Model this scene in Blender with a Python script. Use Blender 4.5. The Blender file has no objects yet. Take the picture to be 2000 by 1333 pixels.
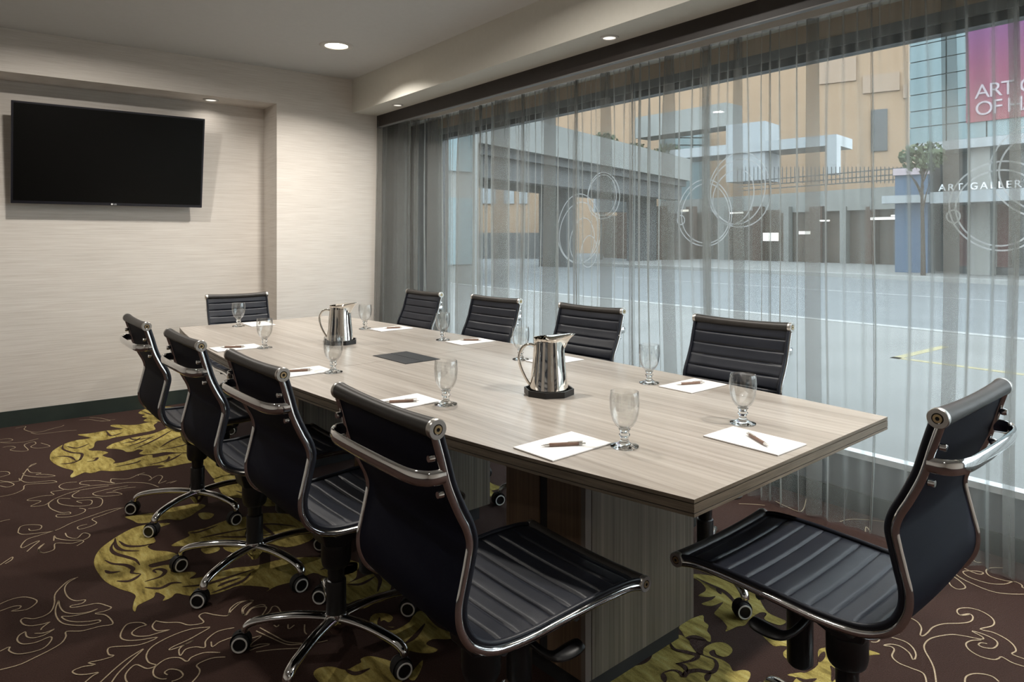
import bpy, bmesh, math, random
from mathutils import Vector, Matrix, noise
random.seed(7)
PI = math.pi
SC = bpy.context.scene
COL = SC.collection

# ------------------------------------------------------------------ camera, world, lights, exposure
F_PX, CY, YAW, HC = 1350.1, 464.1, math.radians(-37.637), 1.41
cam = bpy.data.cameras.new('camera'); cam_o = bpy.data.objects.new('camera', cam); COL.objects.link(cam_o)
cam.sensor_fit = 'HORIZONTAL'; cam.sensor_width = 36.0; cam.lens = F_PX / 2000 * 36.0
cam.shift_y = -(666.5 - CY) / 2000
cam.clip_start = 0.05; cam.clip_end = 400
cam_o.location = (0, 0, HC); cam_o.rotation_euler = (PI / 2, 0, YAW)
SC.camera = cam_o

W = bpy.data.worlds.new('world'); SC.world = W; W.use_nodes = True
bg = W.node_tree.nodes['Background']
bg.inputs['Color'].default_value = (0.87, 0.94, 1.0, 1); bg.inputs['Strength'].default_value = 4.6

SC.view_settings.view_transform = 'Standard'; SC.view_settings.look = 'None'
SC.view_settings.gamma = 1; SC.view_settings.use_curve_mapping = False
SC.view_settings.exposure = 0.48
SC.cycles.max_bounces = 10; SC.cycles.transparent_max_bounces = 24
SC.cycles.sample_clamp_indirect = 6.0

LAMPS = []   # (x, y, z, radius, watts, visible label)
def area_light(loc, size, power, color=(1, .945, .87), spread=170, parent=None):
    l = bpy.data.lights.new('downlight_lamp', 'AREA'); l.shape = 'DISK'; l.size = size; l.energy = power
    l.color = color; l.spread = math.radians(spread)
    o = bpy.data.objects.new('downlight_lamp', l); COL.objects.link(o); o.location = loc
    if parent: o.parent = parent
    return o

# ------------------------------------------------------------------ helpers
RT = Vector((math.cos(YAW), math.sin(YAW), 0)); FW = Vector((-math.sin(YAW), math.cos(YAW), 0))
def at(px, py, D):
    """world point that stands D metres in front of the survey point on the sight line of a measured photo point"""
    return FW * D + RT * ((px - 1000) / F_PX * D) + Vector((0, 0, HC - (py - CY) / F_PX * D))
def onz(px, py, z):
    return at(px, py, F_PX * (HC - z) / (py - CY))
def onX(px, py, X):
    d = FW + RT * ((px - 1000) / F_PX); t = X / d.x
    return at(px, py, t)

def tag(o, label=None, cat=None, group=None, kind=None):
    if label: o['label'] = label
    if cat: o['category'] = cat
    if group: o['group'] = group
    if kind: o['kind'] = kind
    return o
def empty(name, loc=(0, 0, 0), rz=0, **k):
    o = bpy.data.objects.new(name, None); COL.objects.link(o); o.location = loc; o.rotation_euler = (0, 0, rz)
    o.empty_display_size = .05
    return tag(o, **k)
def link(name, me, parent=None):
    o = bpy.data.objects.new(name, me); COL.objects.link(o)
    if parent: o.parent = parent
    return o
def obj(name, bm, mats, parent=None, smooth=None, bevel=0, label=None):
    me = bpy.data.meshes.new(name)
    bm.normal_update(); bm.to_mesh(me); bm.free()
    for m in (mats if isinstance(mats, (list, tuple)) else [mats]): me.materials.append(m)
    if smooth is not None:
        for p in me.polygons: p.use_smooth = True
        try: me.set_sharp_from_angle(angle=math.radians(smooth))
        except Exception: pass
    o = link(name, me, parent)
    if bevel:
        b = o.modifiers.new('bevel', 'BEVEL'); b.width = bevel; b.segments = 2; b.limit_method = 'ANGLE'
    if label: o['label'] = label
    return o
def copy_tree(o, parent=None):
    c = o.copy(); COL.objects.link(c); c.parent = parent
    for ch in list(KIDS.get(o.name, [])): copy_tree(ch, c)
    return c
KIDS = {}
def index_children():
    KIDS.clear()
    for o in bpy.data.objects:
        if o.parent: KIDS.setdefault(o.parent.name, []).append(o)

def add_box(bm, lo, hi, M=None, mi=0):
    r = bmesh.ops.create_cube(bm, size=1)
    s = [hi[i] - lo[i] for i in range(3)]; c = [(hi[i] + lo[i]) / 2 for i in range(3)]
    T = Matrix.Translation(c) @ Matrix.Diagonal((*s, 1))
    if M: T = M @ T
    bmesh.ops.transform(bm, matrix=T, verts=r['verts'])
    for f in {f for v in r['verts'] for f in v.link_faces}: f.material_index = mi
    return r['verts']
def bx(*boxes):
    bm = bmesh.new()
    for b in boxes: add_box(bm, b[0], b[1], b[2] if len(b) > 2 else None)
    return bm
def add_lathe(bm, prof, segs=32, M=None, mi=0, cap=False):
    rings = []
    for r, z in prof:
        if r < 1e-6: rings.append([bm.verts.new((0, 0, z))])
        else: rings.append([bm.verts.new((r * math.cos(2 * PI * i / segs), r * math.sin(2 * PI * i / segs), z)) for i in range(segs)])
    fs = []
    for a, b in zip(rings[:-1], rings[1:]):
        for i in range(segs):
            j = (i + 1) % segs
            if len(a) == 1 and len(b) == 1: continue
            if len(a) == 1: fs.append(bm.faces.new((a[0], b[j], b[i])))
            elif len(b) == 1: fs.append(bm.faces.new((a[i], a[j], b[0])))
            else: fs.append(bm.faces.new((a[i], a[j], b[j], b[i])))
    vs = [v for r in rings for v in r]
    for f in fs: f.material_index = mi
    if M: bmesh.ops.transform(bm, matrix=M, verts=vs)
    return vs
def add_tube(bm, pts, rad, segs=10, mi=0, closed=False, up=None, flat=None):
    """sweep an ellipse (radius rad, or per-point list; flat = (side, normal) radii) along pts"""
    pts = [Vector(p) for p in pts]; n = len(pts); rings = []; prev = None
    for i, p in enumerate(pts):
        if closed: t = pts[(i + 1) % n] - pts[i - 1]
        else: t = pts[min(i + 1, n - 1)] - pts[max(i - 1, 0)]
        t.normalize()
        if up is not None:
            s = t.cross(Vector(up)).normalized(); nn = s.cross(t).normalized()
        else:
            if prev is None:
                a = Vector((0, 0, 1)) if abs(t.z) < .9 else Vector((1, 0, 0))
                s = t.cross(a).normalized()
            else:
                s = (prev - t * prev.dot(t)).normalized()
            prev = s; nn = s.cross(t).normalized()
        r = rad[i] if isinstance(rad, (list, tuple)) else rad
        ra, rb = (r, r) if flat is None else (flat[0][i] if isinstance(flat[0], (list, tuple)) else flat[0], flat[1][i] if isinstance(flat[1], (list, tuple)) else flat[1])
        rings.append([bm.verts.new(p + s * ra * math.cos(2 * PI * k / segs) + nn * rb * math.sin(2 * PI * k / segs)) for k in range(segs)])
    fs = []
    m = n if closed else n - 1
    for i in range(m):
        a, b = rings[i], rings[(i + 1) % n]
        for k in range(segs):
            fs.append(bm.faces.new((a[k], a[(k + 1) % segs], b[(k + 1) % segs], b[k])))
    if not closed:
        fs.append(bm.faces.new(rings[0][::-1])); fs.append(bm.faces.new(rings[-1]))
    for f in fs: f.material_index = mi
    return rings
def crom(pts, n=6, closed=False):
    """Catmull-Rom through points of any dimension"""
    P = [tuple(p) for p in pts]; out = []; N = len(P); d = len(P[0])
    rng = range(N) if closed else range(N - 1)
    for i in rng:
        if closed: p0, p1, p2, p3 = P[i - 1], P[i], P[(i + 1) % N], P[(i + 2) % N]
        else: p0, p1, p2, p3 = P[max(i - 1, 0)], P[i], P[i + 1], P[min(i + 2, N - 1)]
        for k in range(n):
            t = k / n
            out.append(tuple(.5 * (2 * p1[j] + (p2[j] - p0[j]) * t + (2 * p0[j] - 5 * p1[j] + 4 * p2[j] - p3[j]) * t * t + (3 * p1[j] - p0[j] - 3 * p2[j] + p3[j]) * t ** 3) for j in range(d)))
    if not closed: out.append(P[-1])
    return out

def text_mesh(body, size, mt, name, space=1.0, ex=.01):
    fc = bpy.data.curves.new(name, 'FONT'); fc.body = body; fc.size = size; fc.extrude = ex; fc.space_character = space
    o = bpy.data.objects.new(name + '_curve', fc); COL.objects.link(o); bpy.context.view_layer.update()
    me = bpy.data.meshes.new_from_object(o.evaluated_get(bpy.context.evaluated_depsgraph_get())); bpy.data.objects.remove(o)
    me.materials.clear(); me.materials.append(mt)
    return link(name, me)

# ------------------------------------------------------------------ materials
def mat(name, color=(.8, .8, .8), rough=.5, metal=0, spec=.5, **kw):
    m = bpy.data.materials.new(name); m.use_nodes = True
    b = m.node_tree.nodes['Principled BSDF']
    b.inputs['Base Color'].default_value = (*color, 1); b.inputs['Roughness'].default_value = rough
    b.inputs['Metallic'].default_value = metal; b.inputs['Specular IOR Level'].default_value = spec
    for k, v in kw.items(): b.inputs[k.replace('_', ' ')].default_value = v
    return m
def nd(m, typ, **props):
    n = m.node_tree.nodes.new(typ)
    for k, v in props.items(): setattr(n, k, v)
    return n
def lk(m, a, b): m.node_tree.links.new(a, b)
def P(m): return m.node_tree.nodes['Principled BSDF']
def coords(m, scale=(1, 1, 1), kind='Object', rot=(0, 0, 0)):
    tc = nd(m, 'ShaderNodeTexCoord'); mp = nd(m, 'ShaderNodeMapping')
    mp.inputs['Scale'].default_value = scale; mp.inputs['Rotation'].default_value = rot
    lk(m, tc.outputs[kind], mp.inputs['Vector']); return mp.outputs['Vector']
def noise_tex(m, vec, scale, detail=4, rough=.55):
    n = nd(m, 'ShaderNodeTexNoise'); n.inputs['Scale'].default_value = scale; n.inputs['Detail'].default_value = detail
    n.inputs['Roughness'].default_value = rough; lk(m, vec, n.inputs['Vector']); return n.outputs['Fac']
def ramp(m, fac, stops):
    r = nd(m, 'ShaderNodeValToRGB'); e = r.color_ramp.elements
    while len(e) > 1: e.remove(e[-1])
    e[0].position = stops[0][0]; e[0].color = (*stops[0][1], 1)
    for p, c in stops[1:]:
        x = e.new(p); x.color = (*c, 1)
    lk(m, fac, r.inputs['Fac']); return r.outputs['Color']
def bump(m, fac, strength=.2, dist=.01):
    b = nd(m, 'ShaderNodeBump'); b.inputs['Strength'].default_value = strength; b.inputs['Distance'].default_value = dist
    lk(m, fac, b.inputs['Height']); lk(m, b.outputs['Normal'], P(m).inputs['Normal'])
def noisy(name, c1, c2, scale, rough=.6, stretch=(1, 1, 1), bmp=0, detail=5, lo=.3, hi=.7, dist=.01, kind='Object', **kw):
    m = mat(name, c1, rough, **kw); v = coords(m, stretch, kind); f = noise_tex(m, v, scale, detail)
    lk(m, ramp(m, f, [(lo, c1), (hi, c2)]), P(m).inputs['Base Color'])
    if bmp: bump(m, f, bmp, dist)
    return m

M = {}
# wall covering: woven, fine horizontal threads with a pale warm tone
m = mat('wallpaper', (.60, .55, .50), .75, spec=.25)
v = coords(m, (2.5, 2.5, 160)); f1 = noise_tex(m, v, 1.6, 3); v2 = coords(m, (1, 1, 3)); f2 = noise_tex(m, v2, 2.0, 2)
mx = nd(m, 'ShaderNodeMixRGB'); mx.blend_type = 'MULTIPLY'; mx.inputs[0].default_value = 1
lk(m, ramp(m, f1, [(.30, (.565, .515, .465)), (.5, (.64, .595, .545)), (.72, (.70, .66, .61))]), mx.inputs[1])
lk(m, ramp(m, f2, [(.3, (.95, .95, .95)), (.7, (1, 1, 1))]), mx.inputs[2]); lk(m, mx.outputs[0], P(m).inputs['Base Color'])
bump(m, f1, .25, .002); M['wallpaper'] = m
M['ceiling'] = noisy('ceiling_paint', (.53, .525, .51), (.55, .545, .53), 30, .85, bmp=.05, spec=.2)
M['bulkhead'] = noisy('bulkhead_paint', (.60, .58, .52), (.62, .60, .54), 30, .7, bmp=.04, spec=.3)
M['valance'] = noisy('valance_paint', (.022, .017, .015), (.028, .022, .019), 20, .5)
M['baseboard'] = noisy('baseboard_vinyl', (.020, .030, .026), (.026, .038, .032), 12, .45)
M['black'] = mat('black_plastic', (.008, .008, .009), .38)
M['blackmatte'] = mat('matte_black', (.012, .012, .013), .7)
M['tv_screen'] = mat('tv_screen', (.0016, .0016, .0013), .3, spec=.16)
M['tv_frame'] = mat('tv_frame', (.006, .006, .011), .3)
M['white_print'] = mat('white_print', (.75, .75, .75), .5)
m = mat('chrome', (.78, .78, .78), .07, 1); v = coords(m, (1, 1, 1)); f = noise_tex(m, v, 60, 2)
lk(m, ramp(m, f, [(.3, (.05,) * 3), (.7, (.12,) * 3)]), P(m).inputs['Roughness']); M['chrome'] = m
M['satin'] = mat('satin_metal', (.62, .60, .57), .32, 1)
M['brass'] = mat('brass_screw', (.62, .48, .28), .3, 1)
m = mat('leather', (.010, .012, .018), .38, spec=.32)
v = coords(m); f = noise_tex(m, v, 420, 3); f2 = noise_tex(m, v, 9, 3)
lk(m, ramp(m, f2, [(.3, (.009, .011, .017)), (.75, (.016, .018, .025))]), P(m).inputs['Base Color']); bump(m, f, .18, .0015); M['leather'] = m
M['leather_roll'] = noisy('leather_roll', (.024, .022, .020), (.036, .032, .029), 14, .42, spec=.35)
m = mat('back_fabric', (.004, .005, .014), .7, spec=.15); v = coords(m, (1, 1, 1)); f = noise_tex(m, v, 700, 2); bump(m, f, .15, .001); M['back_fabric'] = m
M['ring'] = mat('caster_ring', (.80, .79, .76), .4)

# laminate: streaks along one axis
def laminate(name, cols, stretch, rough=.3, scale=1.0, spec=.5, bmp=.03):
    m = mat(name, cols[1], rough, spec=spec); v = coords(m, stretch)
    f = noise_tex(m, v, scale, 6, .7); f2 = noise_tex(m, coords(m, tuple(s * .18 for s in stretch)), scale, 3)
    mm = nd(m, 'ShaderNodeMath'); mm.operation = 'MULTIPLY_ADD'; mm.inputs[1].default_value = .65
    m2 = nd(m, 'ShaderNodeMath'); m2.operation = 'MULTIPLY'; m2.inputs[1].default_value = .35
    lk(m, f2, m2.inputs[0]); lk(m, f, mm.inputs[0]); lk(m, m2.outputs[0], mm.inputs[2])
    lk(m, ramp(m, mm.outputs[0], [(.36, cols[0]), (.50, cols[1]), (.64, cols[2])]), P(m).inputs['Base Color'])
    bump(m, f, bmp, .001); return m
M['top'] = laminate('table_laminate', [(.235, .205, .175), (.33, .295, .26), (.42, .385, .345)], (55, 1.2, 1), .32)
M['edge'] = laminate('table_edge_band', [(.085, .066, .044), (.15, .12, .085), (.22, .18, .13)], (6, 6, 150), .38)
M['edge_dark'] = mat('edge_groove', (.025, .018, .012), .5)
M['ped'] = laminate('pedestal_laminate', [(.075, .064, .048), (.15, .128, .098), (.23, .20, .16)], (110, 110, 1.0), .35)
M['ped_side'] = laminate('pedestal_side_laminate', [(.085, .052, .030), (.14, .09, .054), (.19, .128, .08)], (90, 90, 1.0), .4)
M['ped_trim'] = mat('pedestal_trim', (.16, .135, .115), .4)
M['hatch'] = mat('hatch_anodised', (.035, .038, .042), .42, .6)
m = noisy('carpet_brown', (.018, .008, .005), (.044, .022, .0165), 260, .9, bmp=.6, detail=3, spec=.12, dist=.004)
P(m).inputs['Sheen Weight'].default_value = .10; P(m).inputs['Sheen Roughness'].default_value = .5
P(m).inputs['Sheen Tint'].default_value = (.8, .6, .58, 1); M['carpet'] = m
# gold yarn with long olive streaks
m = mat('carpet_gold', (.3, .2, .05), .95, spec=.1); v = coords(m, (14, 3.0, 1), rot=(0, 0, .5)); f = noise_tex(m, v, 2.2, 6, .65); g = noise_tex(m, coords(m), 300, 2)
c = ramp(m, f, [(.30, (.10, .075, .022)), (.44, (.29, .225, .065)), (.58, (.43, .35, .11)), (.72, (.52, .46, .21))])
mx = nd(m, 'ShaderNodeMixRGB'); mx.blend_type = 'MULTIPLY'; mx.inputs[0].default_value = .5
lk(m, c, mx.inputs[1]); lk(m, ramp(m, g, [(.3, (.45,) * 3), (.65, (1,) * 3)]), mx.inputs[2]); lk(m, mx.outputs[0], P(m).inputs['Base Color'])
bump(m, g, .5, .003); M['gold'] = m
M['line'] = noisy('carpet_line_yarn', (.27, .205, .13), (.47, .385, .275), 200, .95, spec=.1)
M['paper'] = mat('paper', (.80, .79, .78), .6)
M['pen'] = noisy('pen_wood', (.15, .088, .062), (.20, .12, .085), 60, .45)
M['sill'] = noisy('sill_paint', (.60, .64, .66), (.66, .70, .72), 20, .4)
M['sidewall'] = noisy('knee_wall_paint', (.10, .115, .13), (.12, .135, .15), 10, .6)
M['lintel'] = noisy('lintel_paint', (.46, .35, .25), (.52, .40, .29), 5, .7)
M['window_metal'] = mat('window_metal', (.018, .022, .026), .4)
M['window_grey'] = mat('window_channel_metal', (.20, .20, .20), .45)

# thin glass: fresnel mix of clear and glossy
def thin_glass(name, tint=(1, 1, 1), ior=1.45, rough=0.0, boost=1.0, edge=1.0):
    m = bpy.data.materials.new(name); m.use_nodes = True; nt = m.node_tree; nt.nodes.clear()
    out = nd(m, 'ShaderNodeOutputMaterial'); t = nd(m, 'ShaderNodeBsdfTransparent'); g = nd(m, 'ShaderNodeBsdfGlossy')
    t.inputs['Color'].default_value = (*tint, 1); g.inputs['Roughness'].default_value = rough; g.inputs['Color'].default_value = (1, 1, 1, 1)
    ge = nd(m, 'ShaderNodeNewGeometry'); dp = nd(m, 'ShaderNodeVectorMath'); dp.operation = 'DOT_PRODUCT'
    lk(m, ge.outputs['Incoming'], dp.inputs[0]); lk(m, ge.outputs['Normal'], dp.inputs[1])
    def mth(op, *a):
        q = nd(m, 'ShaderNodeMath'); q.operation = op; q.use_clamp = op == 'SUBTRACT'
        for i, x in enumerate(a):
            if isinstance(x, (int, float)): q.inputs[i].default_value = x
            else: lk(m, x, q.inputs[i])
        return q.outputs[0]
    inv = mth('SUBTRACT', 1.0, mth('ABSOLUTE', dp.outputs['Value'])); p5 = mth('POWER', inv, 5.0)
    mm = nd(m, 'ShaderNodeMath'); mm.operation = 'MULTIPLY_ADD'; mm.inputs[1].default_value = .55 * boost; mm.inputs[2].default_value = .04 * boost; mm.use_clamp = True
    p3 = mth('POWER', inv, 2.5); cm = nd(m, 'ShaderNodeMixRGB'); cm.inputs[1].default_value = (*tint, 1); cm.inputs[2].default_value = (*(tuple(c * edge for c in tint)), 1)
    lk(m, p3, cm.inputs[0]); lk(m, cm.outputs[0], t.inputs['Color'])
    lk(m, p5, mm.inputs[0]); ms = nd(m, 'ShaderNodeMixShader'); lk(m, mm.outputs[0], ms.inputs['Fac'])
    lk(m, t.outputs[0], ms.inputs[1]); lk(m, g.outputs[0], ms.inputs[2]); lk(m, ms.outputs[0], out.inputs['Surface']); return m
M['goblet'] = thin_glass('goblet_glass', (.985, .99, .988), 1.5, .0, 1.9, .55)
M['pane'] = thin_glass('window_glass', (.93, .965, .965), 1.45, 0, .15)
M['solid_glass'] = mat('goblet_foot_glass', (.96, .98, .98), .02, 0, Transmission_Weight=1.0, IOR=1.45)
M['etch'] = None
def veil(name, color, a, rough=.9, trans=.5, stripes=False):
    """woven see-through cloth: cover grows as the cloth turns edge-on"""
    m = bpy.data.materials.new(name); m.use_nodes = True; nt = m.node_tree; nt.nodes.clear()
    out = nd(m, 'ShaderNodeOutputMaterial'); t = nd(m, 'ShaderNodeBsdfTransparent')
    d = nd(m, 'ShaderNodeBsdfDiffuse'); tl = nd(m, 'ShaderNodeBsdfTranslucent')
    for s in (d, tl): s.inputs['Color'].default_value = (*color, 1)
    a1 = nd(m, 'ShaderNodeMixShader'); a1.inputs['Fac'].default_value = trans; lk(m, d.outputs[0], a1.inputs[1]); lk(m, tl.outputs[0], a1.inputs[2])
    ge = nd(m, 'ShaderNodeNewGeometry'); dp = nd(m, 'ShaderNodeVectorMath'); dp.operation = 'DOT_PRODUCT'
    lk(m, ge.outputs['Incoming'], dp.inputs[0]); lk(m, ge.outputs['Normal'], dp.inputs[1])
    ab = nd(m, 'ShaderNodeMath'); ab.operation = 'ABSOLUTE'; lk(m, dp.outputs['Value'], ab.inputs[0])
    mxn = nd(m, 'ShaderNodeMath'); mxn.operation = 'MAXIMUM'; mxn.inputs[1].default_value = .08; lk(m, ab.outputs[0], mxn.inputs[0])
    inv = nd(m, 'ShaderNodeMath'); inv.operation = 'DIVIDE'; inv.inputs[0].default_value = 1.0; lk(m, mxn.outputs[0], inv.inputs[1])
    pw = nd(m, 'ShaderNodeMath'); pw.operation = 'POWER'; pw.inputs[0].default_value = 1 - a; lk(m, inv.outputs[0], pw.inputs[1])
    sb = nd(m, 'ShaderNodeMath'); sb.operation = 'SUBTRACT'; sb.inputs[0].default_value = 1.0; lk(m, pw.outputs[0], sb.inputs[1])
    ms = nd(m, 'ShaderNodeMixShader'); lk(m, sb.outputs[0], ms.inputs['Fac'])
    lk(m, t.outputs[0], ms.inputs[1]); lk(m, a1.outputs[0], ms.inputs[2]); lk(m, ms.outputs[0], out.inputs['Surface']); return m
M['sheer'] = veil('sheer_curtain', (.275, .278, .262), .32, trans=.42)
M['etch'] = veil('etched_film', (.50, .52, .53), .6)
def emit(name, color, s):
    m = mat(name, (.9, .9, .9), .4); P(m).inputs['Emission Color'].default_value = (*color, 1); P(m).inputs['Emission Strength'].default_value = s
    return m
M['lamp_on'] = emit('lamp_lens', (1, .88, .68), 9.0)
M['lamp_dim'] = emit('lamp_lens_dim', (1, .93, .82), .75)
M['lamp_trim'] = mat('lamp_trim', (.55, .53, .50), .5)

# ------------------------------------------------------------------ room
X_W, Y_S, Y_N, Y_P, H = -2.6, -2.6, 6.366, 6.019, 2.883
X_B, Z_B, X_V, Z_V, X_G, X_N, Z_N = 2.756, 2.571, 3.011, 2.464, 3.62, 2.054, 2.577
def struct(name, bm, mt, label, **k):
    return tag(obj(name, bm, mt, **k), label=label, kind='structure')

floor = struct('floor', bx(((X_W - .1, Y_S - .1, -.1), (3.72, 6.6, 0))), M['carpet'], 'dark brown patterned carpet floor of the meeting room')
struct('ceiling', bx(((X_W - .1, Y_S - .1, H), (3.72, 6.6, H + .12))), M['ceiling'], 'pale grey painted ceiling')
struct('wall_north', bx(((X_W - .1, Y_N, 0), (3.72, Y_N + .12, H)),                   # back of the recess
                        ((X_N, Y_P, 0), (X_V + .06, Y_N, H)),                        # pier beside the curtain
                        ((X_W, Y_P, Z_N), (X_N, Y_N, H)),                            # header over the recess
                        ((X_W, Y_P, 0), (-.36, Y_N, Z_N))),
       M['wallpaper'], 'beige woven wallpaper wall with the television recess')
struct('wall_west', bx(((X_W - .12, Y_S, 0), (X_W, Y_N, H))), M['wallpaper'], 'beige wallpaper wall opposite the window')
struct('wall_south', bx(((X_W, Y_S - .12, 0), (3.72, Y_S, H))), M['wallpaper'], 'beige wallpaper wall behind the viewer')
WY0, WY1, WZ0, WZ1 = -2.2, 5.84, .305, 2.372
struct('wall_east', bx(((X_G - .04, Y_S, 0), (X_G + .05, Y_N, WZ0 - .03)), ((X_G - .04, Y_S, WZ0 - .03), (X_G + .05, WY0, H)),
                       ((X_G - .04, WY1, WZ0 - .03), (X_G + .05, Y_N, H))), M['sidewall'], 'dark grey knee wall under the window')
struct('trim_3', bx(((X_G - .04, WY0, WZ1 + .10), (X_G + .05, WY1, H))), M['lintel'], 'tan lintel above the window behind the curtain')
struct('trim_1', bx(((X_B, Y_S, Z_B), (X_G - .04, Y_N, H))), M['bulkhead'], 'cream dropped bulkhead along the window wall')
vo = empty('trim_2', (0, 0, 0), label='black-brown curtain valance board under the bulkhead', kind='structure')
obj('valance_board', bx(((X_V, Y_S, Z_V), (X_V + .03, Y_P, Z_B + .002))), M['valance'], vo)
obj('valance_lip', bx(((X_V - .003, Y_S, Z_V - .006), (X_V + .034, Y_P, Z_V))), M['window_grey'], vo)
struct('baseboard_north', bx(((-.36, Y_N - .012, 0), (X_N, Y_N, .1156)), ((X_N, Y_P - .012, 0), (X_V + .06, Y_P, .1156)), ((X_N - .012, Y_P - .012, 0), (X_N, Y_N, .1156))),
       M['baseboard'], 'dark green-black vinyl baseboard below the television wall')
struct('baseboard_east', bx(((X_G - .052, Y_S, 0), (X_G - .04, Y_N, .1))), M['baseboard'], 'dark baseboard under the window behind the curtain')
struct('baseboard_west', bx(((X_W, Y_S, 0), (X_W + .012, Y_P, .1156))), M['baseboard'], 'dark vinyl baseboard along the wall opposite the window')

win = empty('window_1', (0, 0, 0), label='wide street window with etched rings on the glass', kind='structure')
obj('window_frame', bx(((X_G - .03, WY0, WZ1), (X_G + .045, WY1, WZ1 + .045)), ((X_G - .03, WY1 - .05, WZ0), (X_G + .045, WY1, WZ1 + .045)),
                       ((X_G - .03, WY0, WZ0), (X_G + .045, WY0 + .05, WZ1 + .045))), M['window_metal'], win)
obj('window_channel', bx(((X_G - .045, WY0, WZ1 + .045), (X_G + .02, WY1, WZ1 + .10))), M['window_grey'], win)
obj('window_sill', bx(((X_G - .052, WY0, WZ0 - .03), (X_G + .012, WY1, WZ0))), M['sill'], win)
obj('pane', bx(((X_G + .010, WY0 + .05, WZ0), (X_G + .016, WY1 - .05, WZ1))), M['pane'], win)
RINGS = []
def ring_motif(cx, cy, rx, ry, rot=0, w=.0075, arc=(0, 2 * PI)):
    """one etched line ring on the pane: centre in photo survey coordinates, radii in metres"""
    c = onX(cx, cy, X_G + .009); RINGS.append((c.y, c.z, rx, ry, rot, w, arc))
for a in ((1130, 448, .24, .265, .2), (1130, 455, .21, .235, .5), (1137, 470, .13, .17, .3), (1150, 492, .085, .12, .2), (1178, 383, .165, .17, 0), (1176, 382, .145, .15, 0.4),
          (1375, 417, .205, .21, 0), (1377, 418, .182, .188, 0), (1443, 372, .215, .225, 0), (1440, 374, .185, .20, .6), (1432, 385, .14, .17, .4), (1330, 430, .03, .03, 0),
          (1950, 402, .195, .20, 0), (1948, 406, .165, .17, 0), (2040, 330, .20, .21, 0), (2046, 332, .175, .18, 0), (1862, 423, .028, .03, 0),
          (2300, 420, .2, .21, 0), (2300, 420, .17, .18, 0)):
    ring_motif(*a)
def build_rings(lst):
    bm = bmesh.new()
    for (y, z, rx, ry, rot, w, arc) in lst:
        n = 56; prev = None
        for i in range(n + 1):
            t = arc[0] + (arc[1] - arc[0]) * i / n
            wob = 1 + .02 * math.sin(3 * t + y)
            def pt(k):
                a, b = (rx * wob + k) * math.cos(t), (ry * wob + k) * math.sin(t)
                return (X_G + .0085, y + a * math.cos(rot) - b * math.sin(rot), z + a * math.sin(rot) + b * math.cos(rot))
            cur = (bm.verts.new(pt(-w / 2)), bm.verts.new(pt(w / 2)))
            if prev: bm.faces.new((prev[0], prev[1], cur[1], cur[0]))
            prev = cur
    return bm
for grp in (RINGS[:6], RINGS[6:12], RINGS[12:17], RINGS[17:]):
    obj('etched_rings', build_rings(grp), M['etch'], win)

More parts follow.
